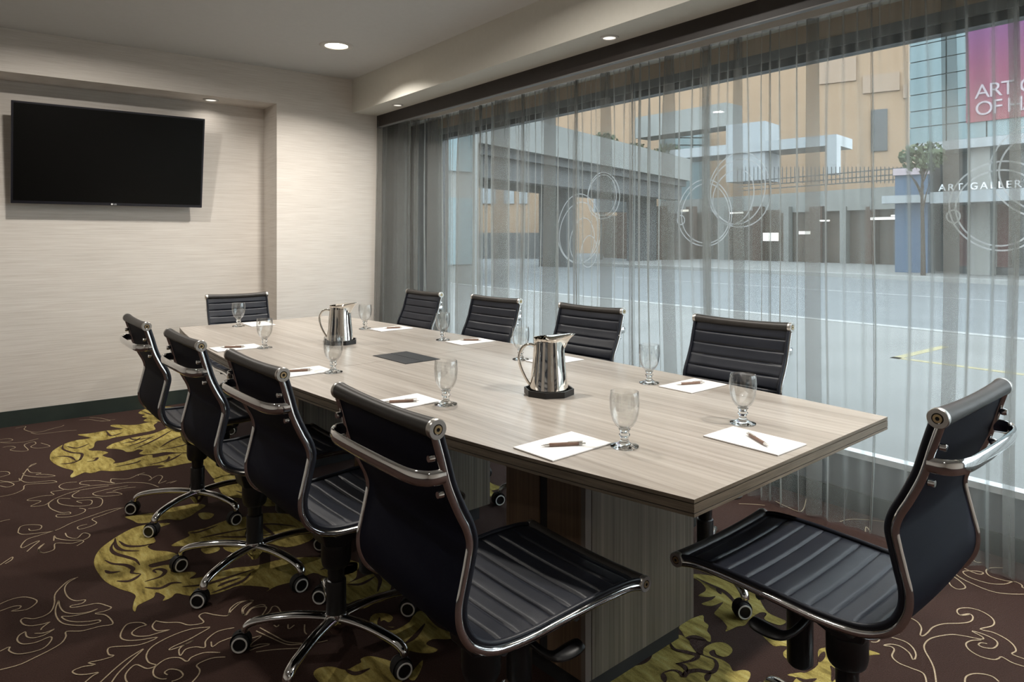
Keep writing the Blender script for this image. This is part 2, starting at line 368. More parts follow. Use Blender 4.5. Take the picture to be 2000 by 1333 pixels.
# ------------------------------------------------------------------ curtain: one long sheer, deep folds where it doubles back
def build_curtain():
    rnd = random.Random(11)
    yA, yB = -1.6, 5.95
    folds = []   # (y centre, backtrack depth, fold width)
    for px, wpx in ((1975, 40), (1849, 34), (1700, 7), (1583, 28), (1500, 6), (1438, 20), (1376, 34), (1303, 24), (1232, 16), (1180, 18), (1122, 16), (1070, 22), (1018, 12), (975, 26), (935, 14), (905, 26), (872, 14), (848, 22), (824, 12), (806, 24), (790, 14), (776, 26)):
        p = onX(px, 464, 3.33); D = p.dot(FW)
        q = onX(px + wpx, 464, 3.33); folds.append((p.y, abs(q.y - p.y) * .78))
    y = min(f[0] for f in folds) - .45
    while y > yA + .1:
        folds.append((y, rnd.uniform(.02, .08))); y -= rnd.uniform(.18, .4)
    folds.sort(key=lambda f: -f[0])
    path = []  # (y, x, lean)
    y = yB
    path.append((y, 0.0))
    ks = []
    ampl = .030
    ph = 0
    step = .006
    sgn = 1
    for i, (fc, fw) in enumerate(folds):
        # ripple run to the fold
        start = y
        L = max(start - (fc + fw / 2), .012)
        n = max(2, int(L / step)); per = max(1, round(L / .085))
        for k in range(1, n + 1):
            t = k / n; yy = start - L * t
            a = .030 * math.sin(2 * PI * per * t + ph) * (0.6 + .4 * math.sin(7 * yy)) + .006 * math.sin(31 * yy + 1)
            env = math.sin(PI * t) ** .35 if 0 < t < 1 else 0
            path.append((yy, a * env))
        # doubled fold: forward, back, forward
        s1 = fc - fw / 2; s0 = fc + fw / 2; dpt = .016 + .35 * fw; sgn = -sgn
        m = 14
        for k in range(1, m + 1):
            t = k / m; path.append((s0 + (s1 - s0) * t, -sgn * dpt * .5 * math.sin(PI * t / 2)))
        for k in range(1, m + 1):
            t = k / m; path.append((s1 + (s0 - s1) * t * .94 - .002 * math.sin(PI * t), -sgn * dpt * .5 * math.cos(PI * t)))
        for k in range(1, m + 1):
            t = k / m; path.append((s0 - .06 * (s0 - s1) + (s1 - s0) * t * .94, sgn * dpt * .5 * math.cos(PI * t / 2)))
        y = path[-1][0]
    zs = [0.012, .05, .15, .3, .5, .75, 1.0, 1.25, 1.5, 1.75, 2.0, 2.2, 2.35, 2.42, 2.47, 2.52]
    bm = bmesh.new(); rows = []
    n = len(path)
    for z in zs:
        row = []
        top = max(0, (z - 2.1) / .42)
        for i, (y, x) in enumerate(path):
            drift = .022 * math.sin(1.9 * y + 1.1 * z) * (1 - z / 2.5) + .010 * math.sin(6.1 * y + 2.3 * z) * (1 - z / 2.6)
            amp = 1.25 - .25 * z / 2.5 - .45 * min(1, top)
            micro = top * .010 * math.sin(115 * y + 2 * math.sin(9 * y)) + .002 * math.sin(60 * y + 4 * z)
            base = 3.345 + .018 * (1 - z / 2.5) * math.sin(2.3 * y)
            # the far end turns back along the pier
            e = max(0, (y - 5.45) / .5)
            base -= .20 * e ** 1.6 + .06 * e * (1 - z / 2.5)
            row.append(bm.verts.new((base + x * amp * (1 + .25 * math.sin(3.7 * y + 1.3 * z)) + micro, y + drift, z)))
        rows.append(row)
    for a, b in zip(rows[:-1], rows[1:]):
        for i in range(n - 1): bm.faces.new((a[i], a[i + 1], b[i + 1], b[i]))
    # short return towards the pier and its front leg
    rows = []
    rp = crom([(3.085, 5.95), (3.00, 5.965), (2.975, 5.99), (3.05, 5.985), (3.13, 5.955), (3.08, 5.99), (3.18, 5.97), (3.14, 6.0), (3.24, 5.96), (3.30, 6.0)], 8)
    for z in zs:
        row = []
        for k, (x, y) in enumerate(rp):
            fl = (1 - z / 2.5)
            row.append(bm.verts.new((x + .03 - (.05 * fl + .0) * (1 if x < 3.06 else .4) + .006 * math.sin(k * 1.7 + z * 2), y, z)))
        rows.append(row)
    for a, b in zip(rows[:-1], rows[1:]):
        for i in range(len(rp) - 1): bm.faces.new((a[i], a[i + 1], b[i + 1], b[i]))
    return bm
cu = empty('curtain', (3.345, 2.2, 0), label='grey sheer curtain gathered in folds across the whole window', cat='curtain')
c_o = obj('curtain_cloth', build_curtain(), M['sheer'], cu, smooth=70); c_o.matrix_parent_inverse = Matrix.Translation((-3.345, -2.2, 0))
t_o = obj('curtain_track', bx(((3.32, -2.0, 2.52), (3.37, 6.36, 2.571))), M['lamp_trim'], cu); t_o.matrix_parent_inverse = Matrix.Translation((-3.345, -2.2, 0))

# ------------------------------------------------------------------ carpet pattern (flat woven print on the floor)
def floor_pts(pts, z):
    return [Vector((p.x, p.y, z)) for p in (onz(a, b, 0) for a, b in pts)]
def gold(pts, z=.0012, cr=1):
    w = floor_pts(pts, z); w = [Vector(q) for q in crom([tuple(p) for p in w], 3, True)]
    bm = bmesh.new()
    f = bm.faces.new([bm.verts.new(p) for p in w])
    f.normal_update()
    if f.normal.z < 0: f.normal_flip()
    bmesh.ops.triangulate(bm, faces=[f])
    return obj('gold_motif', bm, M['gold'], floor)
def strokes(name, lines, mt, width, z, taper=False):
    bm = bmesh.new()
    for L in lines:
        w = [Vector(q) for q in crom([tuple(p) for p in floor_pts(L, z)], 5)]
        # drop doubled points
        q = [w[0]]
        for p in w[1:]:
            if (p - q[-1]).length > .004: q.append(p)
        if len(q) < 2: continue
        prev = None; n = len(q)
        for i, p in enumerate(q):
            t = (q[min(i + 1, n - 1)] - q[max(i - 1, 0)]).normalized(); s = Vector((-t.y, t.x, 0))
            k = width * (.5 if not taper else .5 * (.25 + 1.1 * math.sin(PI * min(1, max(0, i / (n - 1))))))
            cur = (bm.verts.new(p + s * k), bm.verts.new(p - s * k))
            if prev: bm.faces.new((prev[0], prev[1], cur[1], cur[0]))
            prev = cur
    bm.normal_update()
    for f in bm.faces:
        if f.normal.z < 0: f.normal_flip()
    return obj(name, bm, mt, floor)
c1 = lambda pts: [(x / 4, 780 + y / 4) for x, y in pts]
c2 = lambda pts: [(x / 4, 1030 + y / 4) for x, y in pts]
c3 = lambda pts: [(400 + x / 4, 1100 + y / 4) for x, y in pts]
c4 = lambda pts: [(1200 + x / 4, 1050 + y / 4) for x, y in pts]
c5 = lambda pts: [(1600 + x / 4.71, 1050 + y / 4.71) for x, y in pts]
GOLD = [
 c1([(390,465),(400,420),(450,380),(520,345),(600,322),(680,312),(700,300),(640,290),(610,278),(700,270),(830,248),(930,240),(960,232),(900,222),(862,210),(900,200),(1000,205),(1080,200),(1150,185),(1230,180),(1200,205),(1215,235),(1180,250),(1100,265),(1000,285),(900,300),(830,320),(760,328),(740,345),(735,370),(720,385),(690,395),(720,405),(780,405),(845,420),(800,440),(830,455),(870,465),(900,490),(880,505),(960,495),(1010,480),(1080,460),(1150,440),(1190,440),(1195,460),(1250,450),(1350,430),(1420,425),(1500,430),(1560,440),(1700,440),(1760,500),(1850,520),(1930,550),(1990,600),(1850,600),(1760,600),(1680,625),(1640,590),(1560,500),(1450,505),(1330,530),(1230,540),(1290,522),(1200,520),(1080,540),(960,560),(860,565),(790,560),(740,575),(700,580),(660,575),(600,600),(560,615),(550,600),(575,570),(560,555),(500,540),(440,515),(405,490)]),
 c1([(830,385),(880,350),(930,335),(1000,310),(1100,290),(1200,270),(1290,235),(1350,215),(1420,215),(1500,235),(1640,250),(1800,300),(1700,370),(1600,400),(1500,415),(1400,420),(1300,415),(1200,430),(1120,435),(1085,425),(1120,402),(1080,395),(1040,410),(990,415),(960,400),(900,390)]),
 c1([(1080,110),(1130,80),(1200,65),(1260,60),(1400,70),(1450,130),(1400,180),(1290,185),(1240,175),(1180,180),(1120,170),(1150,150),(1110,140),(1130,125)]),
 [(244,1011),(262,1008),(290,1004),(315,1000),(335,993),(362,988),(380,985),(402,988),(385,1000),(372,1009),(350,1017),(330,1015),(310,1018),(290,1022),(270,1023),(258,1017)],
 [(387,1005),(400,1002),(418,1005),(410,1014),(395,1015)],
 [(184,1105),(186,1088),(197,1072),(215,1058),(232,1047),(252,1036),(270,1029),(300,1024),(333,1023),(312,1031),(292,1040),(300,1050),(303,1060),(288,1068),(300,1076),(325,1078),(346,1084),(330,1094),(305,1100),(290,1105),(297,1110),(320,1105),(335,1106),(333,1116),(345,1120),(375,1118),(383,1122),(370,1132),(400,1127),(430,1118),(460,1110),(500,1106),(560,1092),(640,1090),(700,1100),(690,1120),(640,1128),(612,1120),(580,1135),(540,1146),(520,1157),(525,1149),(470,1145),(440,1155),(412,1163),(370,1165),(345,1160),(335,1168),(318,1175),(322,1166),(305,1158),(300,1168),(280,1178),(268,1185),(264,1196),(259,1190),(262,1175),(265,1165),(255,1158),(235,1152),(210,1140),(195,1125)],
 [(335,1067),(345,1060),(370,1048),(368,1040),(400,1033),(440,1018),(480,1010),(520,1003),(570,1006),(600,1015),(640,1030),(620,1045),(600,1060),(560,1070),(520,1062),(480,1066),(440,1060),(400,1060),(370,1066),(350,1068)],
 [(392,1074),(405,1069),(428,1070),(425,1078),(403,1083)], [(436,1070),(450,1066),(485,1072),(470,1081),(445,1078)],
 [(420,935),(470,925),(520,930),(560,945),(620,955),(640,975),(600,990),(560,985),(520,990),(480,975),(440,970),(425,950)],
 c3([(1060,30),(1120,0),(1190,0),(1190,60),(1180,120),(1120,160),(1200,130),(1300,90),(1380,105),(1470,100),(1560,160),(1660,235),(1600,235),(1400,255),(1200,290),(1100,320),(1080,200)]),
 c3([(1290,440),(1330,400),(1420,398),(1470,430),(1440,468),(1400,450),(1372,470),(1420,500),(1520,500),(1600,460),(1640,400),(1700,380),(1780,470),(1850,520),(1990,575),(1900,600),(1780,600),(1730,640),(1820,680),(1760,710),(1640,700),(1500,650),(1380,560),(1300,500)]),
 c3([(850,860),(900,822),(1000,815),(1100,840),(1180,802),(1222,780),(1220,752),(1300,732),(1450,770),(1500,800),(1560,860),(1500,960),(1200,990),(950,960),(870,910)]),
 c3([(1640,830),(1700,765),(1692,830),(1640,920),(1590,900)]),
 [(905,910),(924,914),(938,920),(947,928),(957,943),(970,949),(982,953),(970,957),(960,960),(972,967),(955,971),(945,970),(948,979),(934,989),(921,993),(890,985),(880,940)],
 c4([(560,300),(632,290),(700,295),(800,310),(900,345),(940,380),(990,420),(1100,425),(1150,520),(1200,590),(1280,630),(1342,660),(1300,690),(1230,672),(1170,640),(1190,600),(1140,590),(1060,640),(1020,690),(960,700),(870,740),(880,700),(830,640),(780,600),(810,560),(850,508),(760,540),(680,522),(760,492),(790,462),(740,470),(655,460),(712,420),(700,380),(640,330)]),
 c4([(505,705),(560,660),(600,640),(690,612),(700,660),(735,690),(725,735),(750,770),(750,820),(700,802),(620,775),(560,790),(530,745)]),
 c4([(-160,1100),(0,1030),(100,960),(200,900),(290,860),(400,815),(500,765),(560,792),(600,830),(640,870),(640,920),(690,920),(700,870),(770,830),(850,825),(910,860),(920,900),(870,938),(800,920),(780,882),(740,900),(760,932),(840,960),(900,1000),(930,1050),(1000,1040),(1060,1060),(1040,1132),(900,1250),(300,1300),(-100,1260)]),
 c4([(1100,712),(1150,685),(1230,700),(1300,760),(1400,735),(1420,800),(1390,870),(1380,960),(1330,940),(1320,900),(1362,862),(1300,850),(1240,850),(1150,765)]),
 c4([(1350,1078),(1450,1060),(1500,1060),(1590,1000),(1590,900),(1620,870),(1700,870),(1760,940),(1770,1132),(1700,1220),(1400,1220),(1400,1132),(1420,1100)]),
 c5([(440,1045),(480,1048),(560,1078),(500,1085),(450,1090)]),
]
for g in GOLD: gold(g)
BROWN = [
 c2([(890,120),(868,170),(900,210),(1000,240),(1060,262),(1092,302)]), c2([(820,262),(880,290),(980,300),(1038,330),(1030,360),(1100,370)]), c2([(820,342),(860,360),(940,350)]),
 c2([(912,425),(1000,427),(1060,402),(1100,372)]), c2([(930,112),(990,150),(1100,152),(1200,130)]), c2([(900,90),(905,150),(960,185),(1090,190)]),
 c2([(1130,430),(1250,392),(1290,352),(1250,332),(1200,342),(1222,362)]), c2([(1130,475),(1250,482),(1340,442),(1420,440)]), c2([(1420,470),(1600,452),(1800,392),(1990,332)]), c2([(1650,520),(1780,472),(1900,422),(1960,362)]),
 c2([(1480,50),(1560,40),(1700,-10)]), c2([(1560,90),(1700,60),(1900,20)]), c2([(1700,470),(1760,440),(1880,400)]),
 c1([(500,350),(490,390),(560,420),(640,430),(620,480),(580,482)]), c1([(440,450),(540,452),(590,482)]), c1([(470,510),(560,502),(640,470)]), c1([(680,492),(740,482),(760,460),(720,470)]),
 c1([(900,532),(1050,502),(1100,480)]), c1([(1150,520),(1300,482),(1320,450)]), c1([(1100,302),(1050,330),(950,350)]), c1([(1200,290),(1100,340),(1000,370)]),
 c1([(1350,240),(1250,300),(1150,350),(1050,390)]), c1([(1480,270),(1350,320),(1250,380)]), c1([(1250,400),(1400,372),(1500,340)]), c1([(830,250),(870,290),(960,262)]), c1([(1420,430),(1350,470),(1280,500)]), c1([(1660,470),(1760,540),(1900,560)]),
 c1([(1000,300),(1060,320),(1180,300)]), c1([(520,370),(600,385),(700,350)]), c1([(1120,100),(1180,120),(1270,110)]),
 c3([(1310,20),(1330,80),(1370,140),(1350,230)]), c3([(1460,110),(1480,160),(1450,240)]), c3([(1560,160),(1570,200),(1600,232)]), c3([(1110,170),(1220,170),(1330,110)]),
 c3([(1365,430),(1370,490),(1470,520),(1600,462)]), c3([(1560,640),(1640,580),(1720,480)]), c3([(1100,840),(1180,870),(1290,830)]), c3([(900,60),(1000,30),(1160,20)]),
 c4([(380,1065),(450,1045),(510,1060),(540,1092),(570,1060),(650,1045),(760,1060),(800,1010),(780,960),(702,930)]), c4([(480,992),(540,1010),(570,1060)]), c4([(430,820),(470,880),(560,902),(650,930),(600,970),(480,995)]),
 c4([(720,1132),(730,1090),(760,1060)]), c4([(380,1065),(395,1140)]), c4([(560,790),(640,782),(720,812)]), c4([(640,322),(760,380),(860,430),(930,500),(970,560)]), c4([(800,400),(832,450)]), c4([(930,505),(955,545),(950,600)]),
 c4([(702,930),(660,900),(620,850),(590,805)]), c4([(290,880),(270,940),(200,990),(60,1010)]), c4([(1690,1010),(1720,1060),(1700,1132)]), c4([(1640,900),(1600,980)]), c4([(1420,1100),(1500,1130),(1580,1110)]),
 [(930,922),(938,930),(930,940)], [(940,960),(955,964)], [(460,1040),(520,1025),(580,1030)], [(420,1050),(480,1050),(540,1045)], [(470,945),(520,955),(580,965)], [(460,960),(500,970),(560,972)], [(500,1018),(540,1050)],
]
strokes('motif_vein', BROWN, M['carpet'], .014, .0022, True)
LINES_L = [
 c2([(610,395),(540,420),(480,470),(430,530),(425,600),(400,660),(340,700),(260,720),(190,715),(162,735),(185,765),(240,775),(320,765),(390,745)]),
 c2([(600,398),(530,440),(505,490),(530,550),(590,580),(665,572),(640,600),(555,618),(560,632),(640,622),(760,600),(840,620),(870,635),(820,660),(740,680),(820,690),(870,730),(875,765),(780,780),(640,815),(520,820),(515,860),(480,910),(400,960),(280,1020),(150,1080),(0,1120)]),
 c2([(458,578),(435,640),(440,700),(480,750),(560,770),(680,770),(780,745),(770,730),(700,740),(600,745),(520,732),(482,702),(560,700),(700,670),(765,640),(700,665),(600,680),(510,670),(470,630),(458,580)]),
 c2([(-60,640),(0,605),(100,565),(200,550),(285,575),(270,610),(200,650),(90,660),(150,640),(160,620),(100,625),(0,660)]), c2([(390,745),(330,790),(320,810)]), c2([(425,800),(350,830),(270,835)]),
 c2([(200,820),(150,850),(135,890),(180,918),(280,905),(390,862),(400,890),(340,950),(230,985),(130,995),(70,970),(75,940),(0,975)]), c2([(200,825),(210,860),(260,870),(340,850),(420,805)])]
LINES_M = [
 c2([(1145,770),(1100,750),(1000,760),(950,820),(945,870),(1000,890),(1100,885),(1230,865),(1150,905),(1050,930),(880,940),(842,960),(850,1000),(890,1010),(800,1040),(690,1065),(750,1080),(650,1095),(568,1130),(600,1155),(680,1155),(770,1140),(720,1170),(650,1230)]),
 c2([(1145,770),(1080,790),(1030,830),(1060,855),(1150,855),(1240,830),(1330,805),(1230,815),(1190,780),(1220,735),(1230,740),(1300,750),(1400,750),(1480,770),(1590,750),(1555,700),(1600,675),(1680,690),(1780,695),(1800,640),(1870,590),(1975,580),(1910,640),(1900,680),(1915,695),(1960,640),(2040,610),(2080,620)]),
 c2([(1120,955),(1000,1030),(900,1110),(770,1230)]), c2([(1120,960),(1010,1060),(920,1150),(865,1230)]),
 c2([(1640,785),(1500,800),(1350,850),(1200,930),(1145,1000),(1160,1060),(1220,1085),(1150,1110),(1060,1080),(990,1140),(980,1190),(1010,1240)]),
 c2([(1640,790),(1480,880),(1350,940),(1325,965),(1430,930),(1520,885),(1450,920),(1400,960),(1410,1010),(1450,960),(1530,940),(1600,945),(1610,890),(1700,820),(1830,790)]), c2([(1650,900),(1660,940),(1720,900),(1830,860)]),
 c2([(1720,985),(1600,985),(1500,1020),(1460,1055),(1400,1025),(1300,1035),(1210,1100),(1200,1160),(1250,1190),(1310,1190)]), c2([(1310,1160),(1285,1140),(1330,1115),(1400,1125),(1430,1160),(1400,1190),(1330,1215)]),
 c2([(1760,1020),(1650,1030),(1540,1080),(1560,1120),(1550,1160),(1490,1230)]),
 c3([(180,415),(215,370),(290,310),(380,298),(300,350),(295,395),(320,415),(370,360),(460,345),(480,360),(440,425)]), c3([(440,425),(500,390),(530,345),(570,350),(600,400)]), c3([(400,535),(520,590),(640,640),(740,640),(860,630),(960,610)]), c3([(430,510),(540,570),(640,620),(760,632)]),
 c3([(340,600),(440,575),(370,630),(360,660),(430,640),(510,640),(400,670),(350,690)]), c3([(540,490),(565,505),(580,485)]), c3([(650,485),(655,520),(700,490)]), c3([(780,485),(780,540),(800,565)]), c3([(400,700),(560,680),(740,670),(840,650)])]
LINES_F = [
 c1([(140,1045),(160,1000),(230,985),(320,990),(310,1020),(240,1030),(225,1015)]), c1([(140,1045),(180,1060),(300,1050),(430,1030),(560,970),(700,920),(850,870),(965,850)]),
 c1([(430,1030),(300,1070),(210,1100),(165,1150),(180,1165),(250,1130),(310,1110),(260,1150),(210,1195)]), c1([(330,1205),(300,1180),(350,1130),(300,1170),(330,1205),(420,1180),(435,1130),(560,1130),(640,1110),(650,1120),(600,1150)]),
 c1([(960,850),(800,910),(720,940),(755,970),(700,1000),(620,1020),(610,1000),(680,980)]), c1([(510,1050),(530,1080),(600,1090),(650,1050),(700,1060),(690,1085),(640,1110)]), c1([(420,1110),(425,1070),(440,1090),(520,1105),(640,1105)]),
 c1([(1300,660),(1380,640),(1330,660)]), c1([(1080,600),(1090,590),(1160,600),(1185,625),(1160,640),(1230,600),(1270,610),(1240,660),(1300,640)]), c1([(870,625),(1000,625),(1080,592),(1130,578)]), c1([(870,625),(865,648),(900,660),(830,650),(760,640),(650,645),(625,665),(700,675)]),
 c1([(600,650),(500,660),(462,690),(540,710),(700,680),(850,670),(1000,655),(1150,660),(1240,690)]), c1([(500,712),(400,728),(420,750),(330,760),(240,780),(218,795),(320,800),(240,840),(350,830),(430,780),(600,720),(850,680)]),
 c1([(430,780),(380,820),(400,860),(480,890),(540,885),(545,900),(450,905),(450,925),(560,920),(650,890),(665,865),(620,855)]), c1([(550,780),(470,780),(450,800),(480,825),(600,840),(700,830),(720,800),(690,790),(600,800),(640,815)]),
 c1([(620,720),(565,755),(600,775),(750,770),(800,790),(780,840),(690,860)]), c1([(1000,680),(850,705),(725,740),(800,762),(950,748),(900,730),(830,735)]), c1([(880,720),(960,700),(1060,690)]),
 c1([(-40,590),(0,570),(60,570),(72,590),(0,612)]), c1([(0,765),(100,745),(180,710),(210,670),(430,655),(400,640),(230,655),(170,640),(150,620),(160,640),(190,580),(240,520),(285,505),(220,540),(240,575),(320,580),(280,592),(350,590),(430,602),(330,612),(200,600),(180,580)]), c1([(0,680),(60,690),(110,670),(60,650),(0,655)]), c1([(0,640),(90,650),(160,640)]),
 c1([(120,230),(200,215),(190,240),(260,260),(330,255),(400,235),(480,215),(500,205)]), c1([(240,265),(300,275),(420,262),(520,250),(600,245)]), c1([(0,320),(60,310),(100,320),(60,335),(0,340),(80,345),(200,335),(300,310)]), c1([(20,380),(80,370),(120,380),(80,400),(160,410),(220,400),(190,360),(260,335),(280,350),(240,375),(300,385),(390,370),(320,345)]),
 c1([(700,145),(780,150),(860,170),(780,175)]), c1([(620,165),(700,160),(780,172),(900,160)]), c1([(0,960),(40,950),(85,942)]), c1([(0,1300),(60,1260),(100,1235),(90,1260),(40,1290)])]
LINES_R = [
 c5([(1155,285),(1200,340),(1280,395),(1340,450),(1335,475),(1270,480),(1210,445),(1182,392),(1150,385),(1080,405),(1010,400)]), c5([(1200,290),(1290,370),(1450,450),(1600,505),(1740,525),(1900,528)]),
 c5([(1270,255),(1400,320),(1480,345),(1510,330),(1450,315),(1325,318),(1380,370),(1550,425),(1700,435),(1790,412),(1860,440),(1870,468),(1900,465)]), c5([(1690,285),(1580,285),(1535,310),(1570,360),(1700,400),(1790,412)]),
 c5([(1380,715),(1300,722),(1268,688),(1290,660),(1380,655),(1480,680),(1570,730),(1610,780),(1590,820),(1480,850),(1600,880),(1720,940),(1790,1000),(1810,1050),(1775,1080),(1900,1128)]), c5([(1300,722),(1380,708),(1415,740),(1390,780),(1300,795),(1150,800),(1050,830),(1000,880),(960,910),(930,905),(940,840),(900,780),(815,735)]),
 c5([(1078,1360),(1060,1230),(1030,1150),(970,1040),(975,980),(1040,930),(1200,900),(1320,910),(1490,942),(1500,920),(1400,865),(1520,900),(1620,950),(1640,990),(1600,1025),(1520,1020),(1465,995),(1490,975),(1545,985)]),
 c5([(1490,950),(1400,955),(1350,985),(1380,1040),(1480,1100),(1600,1130),(1650,1120),(1680,1105),(1780,1160),(1900,1198)]), c5([(990,1360),(960,1260),(850,1210),(730,1160),(670,1100),(690,1040),(660,1010),(590,1000),(660,988),(750,1010),(830,1070),(865,1135),(890,1090),(860,1020),(780,960),(590,905)]),
 c5([(1340,1360),(1350,1290),(1420,1260),(1520,1265),(1600,1290),(1660,1340)]), c5([(540,905),(552,950),(520,970),(470,965)]), c5([(760,780),(800,832),(795,790)]), c5([(680,865),(750,905),(700,880)]),
 c5([(1340,215),(1380,235),(1390,190),(1440,230),(1500,235)]), [(1540,944),(1560,940),(1590,945),(1607,940),(1690,955),(1685,965),(1660,972),(1650,985)], [(1443,985),(1470,986),(1494,988)], [(1515,980),(1535,990),(1565,1000),(1575,975)], [(1640,1020),(1665,1015),(1710,1018),(1735,1022)], [(1690,1040),(1692,1030),(1700,1040)]]
for L in (LINES_L, LINES_M, LINES_F, LINES_R): strokes('scroll_motif', L, M['line'], .0048, .0016)

# ------------------------------------------------------------------ lamps
def downlight(loc, r, lens, power, spread, label, depth=.02):
    t = empty('recessed_light', loc, label=label, cat='ceiling light', group='recessed ceiling lights')
    bm = bmesh.new(); add_lathe(bm, [(r * .80, -.002), (r * .84, -.007), (r, -.009), (r * 1.16, -.006), (r * 1.22, 0), (r * .8, 0)], 36)
    obj('trim_ring', bm, M['lamp_trim'], t, smooth=40)
    bm = bmesh.new(); add_lathe(bm, [(0, -.004), (r * .5, -.004), (r * .80, -.003)], 36); bmesh.ops.recalc_face_normals(bm, faces=bm.faces)
    obj('lens', bm, lens, t)
    if power: area_light((0, 0, -.012), r * 1.5, power, spread=spread, parent=t)
    return t
downlight((2.171, 5.021, H), .106, M['lamp_on'], 26, 140, 'brightly lit recessed ceiling light nearest the bulkhead corner')
downlight((1.556, 6.194, Z_N), .052, M['lamp_dim'], .5, 150, 'small recessed light in the soffit above the television')
downlight((2.90, 5.40, Z_B), .042, M['lamp_dim'], 0, 150, 'small recessed light in the far end of the bulkhead')
downlight((2.895, 2.83, Z_B), .046, M['lamp_dim'], 0, 150, 'small recessed light in the near end of the bulkhead')
for x, y, p, lw_ in ((.45, 4.9, 24, 'added unseen ceiling light nearest the television recess'), (1.7, 2.6, 26, 'added unseen ceiling light over the near half of the table'), (-.6, 2.1, 6, 'added unseen ceiling light near the wall opposite the window'), (2.45, .35, 52, 'added unseen ceiling light at the near end of the room by the window'), (-.6, -.9, 6, 'added unseen ceiling light in the near corner opposite the window')):  # extra fixtures out of view, added to brighten table, carpet and walls
    downlight((x, y, H), .088, M['lamp_on'], p, 170, lw_)

# ------------------------------------------------------------------ television
tv = empty('television', (.838, Y_N, 2.03), label='large black flat television tilted forward in the wall recess', cat='television')
TW, THh = 1.311, .745
tilt = math.atan2(.106, .738)
Mt = Matrix.Translation((0, -.185, 0)) @ Matrix.Rotation(tilt, 4, 'X')
bm = bmesh.new(); add_box(bm, (-TW / 2, 0, -THh / 2), (TW / 2, .028, THh / 2), Mt); obj('frame', bm, M['tv_frame'], tv, bevel=.003)
bm = bmesh.new(); add_box(bm, (-TW / 2 + .014, -.0015, -THh / 2 + .022), (TW / 2 - .014, .001, THh / 2 - .014), Mt); obj('screen', bm, M['tv_screen'], tv)
bm = bmesh.new(); add_box(bm, (-.45, .028, -.28), (.45, .06, .2), Mt); obj('back_cover', bm, M['blackmatte'], tv, bevel=.01)
bm = bmesh.new(); add_box(bm, (-.2, -.12, -.15), (-.16, -.0, .18)); add_box(bm, (.16, -.12, -.15), (.2, -.0, .18)); add_box(bm, (-.3, -.015, -.12), (.3, 0, .12)); obj('wall_bracket', bm, M['blackmatte'], tv)
fo = text_mesh('LG', .017, M['white_print'], 'brand_mark', 1.0, .0004); fo.parent = tv
fo.matrix_local = Mt @ Matrix.Translation((.002, -.0022, -THh / 2 + .005)) @ Matrix.Rotation(PI / 2, 4, 'X')
bm = bmesh.new(); add_lathe(bm, [(0, .0004), (.007, .0004), (.007, 0)], 20, Mt @ Matrix.Translation((-.009, -.0018, -THh / 2 + .011)) @ Matrix.Rotation(PI / 2, 4, 'X')); obj('brand_disc', bm, M['white_print'], tv)

# ------------------------------------------------------------------ conference table
ZT, TA = .785, .0591
TWD, TLN = 1.1576, 4.1754
tb = empty('conference_table', (1.349, 1.0385, 0), TA, label='long boat-shaped conference table with light wood laminate top', cat='table')
def edgeL(v): return -.203 * (1 - ((v - 2.088) / 2.088) ** 2)
def edgeR(v): return TWD + .109 * (1 - ((v - 2.088) / 2.088) ** 2)
def top_slab(v0, v1, z0, z1, off=0, n=20):
    bm = bmesh.new()
    vs = [v0 + (v1 - v0) * i / n for i in range(n + 1)]
    L = [(edgeL(max(0, min(TLN, v))) + off, v) for v in vs]; R = [(edgeR(max(0, min(TLN, v))) - off, v) for v in vs]
    rows = {}
    for z in (z0, z1):
        rows[z] = ([bm.verts.new((x, y, z)) for x, y in L], [bm.verts.new((x, y, z)) for x, y in R])
    for i in range(n):
        for z, fl in ((z0, 1), (z1, 0)):
            l, r = rows[z]; q = (l[i], r[i], r[i + 1], l[i + 1]); f = bm.faces.new(q[::-1] if fl else q); f.material_index = 0 if z == z1 else 1
        for s in (0, 1):
            a, b = rows[z0][s], rows[z1][s]; q = (a[i], b[i], b[i + 1], a[i + 1]); f = bm.faces.new(q[::-1] if s == 0 else q); f.material_index = 1
    for i in (0, n):
        a = (rows[z0][0][i], rows[z0][1][i], rows[z1][1][i], rows[z1][0][i]); f = bm.faces.new(a if i == 0 else a[::-1]); f.material_index = 1
    return bm
seam = 2.105
for v0, v1 in ((0, seam - .0012), (seam + .0012, TLN)):
    obj('tabletop', top_slab(v0, v1, ZT - .0095, ZT), [M['top'], M['edge']], tb)
    e0, e1 = (v0 + (.003 if v0 == 0 else 0), v1 - (.003 if v0 else 0))
    obj('edge_groove', top_slab(e0, e1, ZT - .0125, ZT - .0094, .004), [M['edge_dark']] * 2, tb)
    obj('edge_band', top_slab(v0, v1, ZT - .033, ZT - .0124), [M['edge'], M['edge']], tb)
    obj('edge_groove', top_slab(e0, e1, ZT - .0358, ZT - .0329, .004), [M['edge_dark']] * 2, tb)
    obj('edge_foot', top_slab(v0, v1, ZT - .043, ZT - .0357), [M['ped_trim'], M['edge']], tb)
hatch = empty('hatch_frame', (0, 0, 0)); hatch.parent = tb
bm = bx(((.430, 1.955, ZT - .001), (.640, 2.275, ZT + .0015))); o = obj('cable_hatch', bm, M['blackmatte'], tb)
bpy.data.objects.remove(hatch)
for u0, u1 in ((.433, .533), (.537, .637)):
    f = obj('hatch_flap', bx(((u0, 1.958, ZT + .0012), (u1, 2.272, ZT + .0032))), M['hatch'], tb, bevel=.0008)
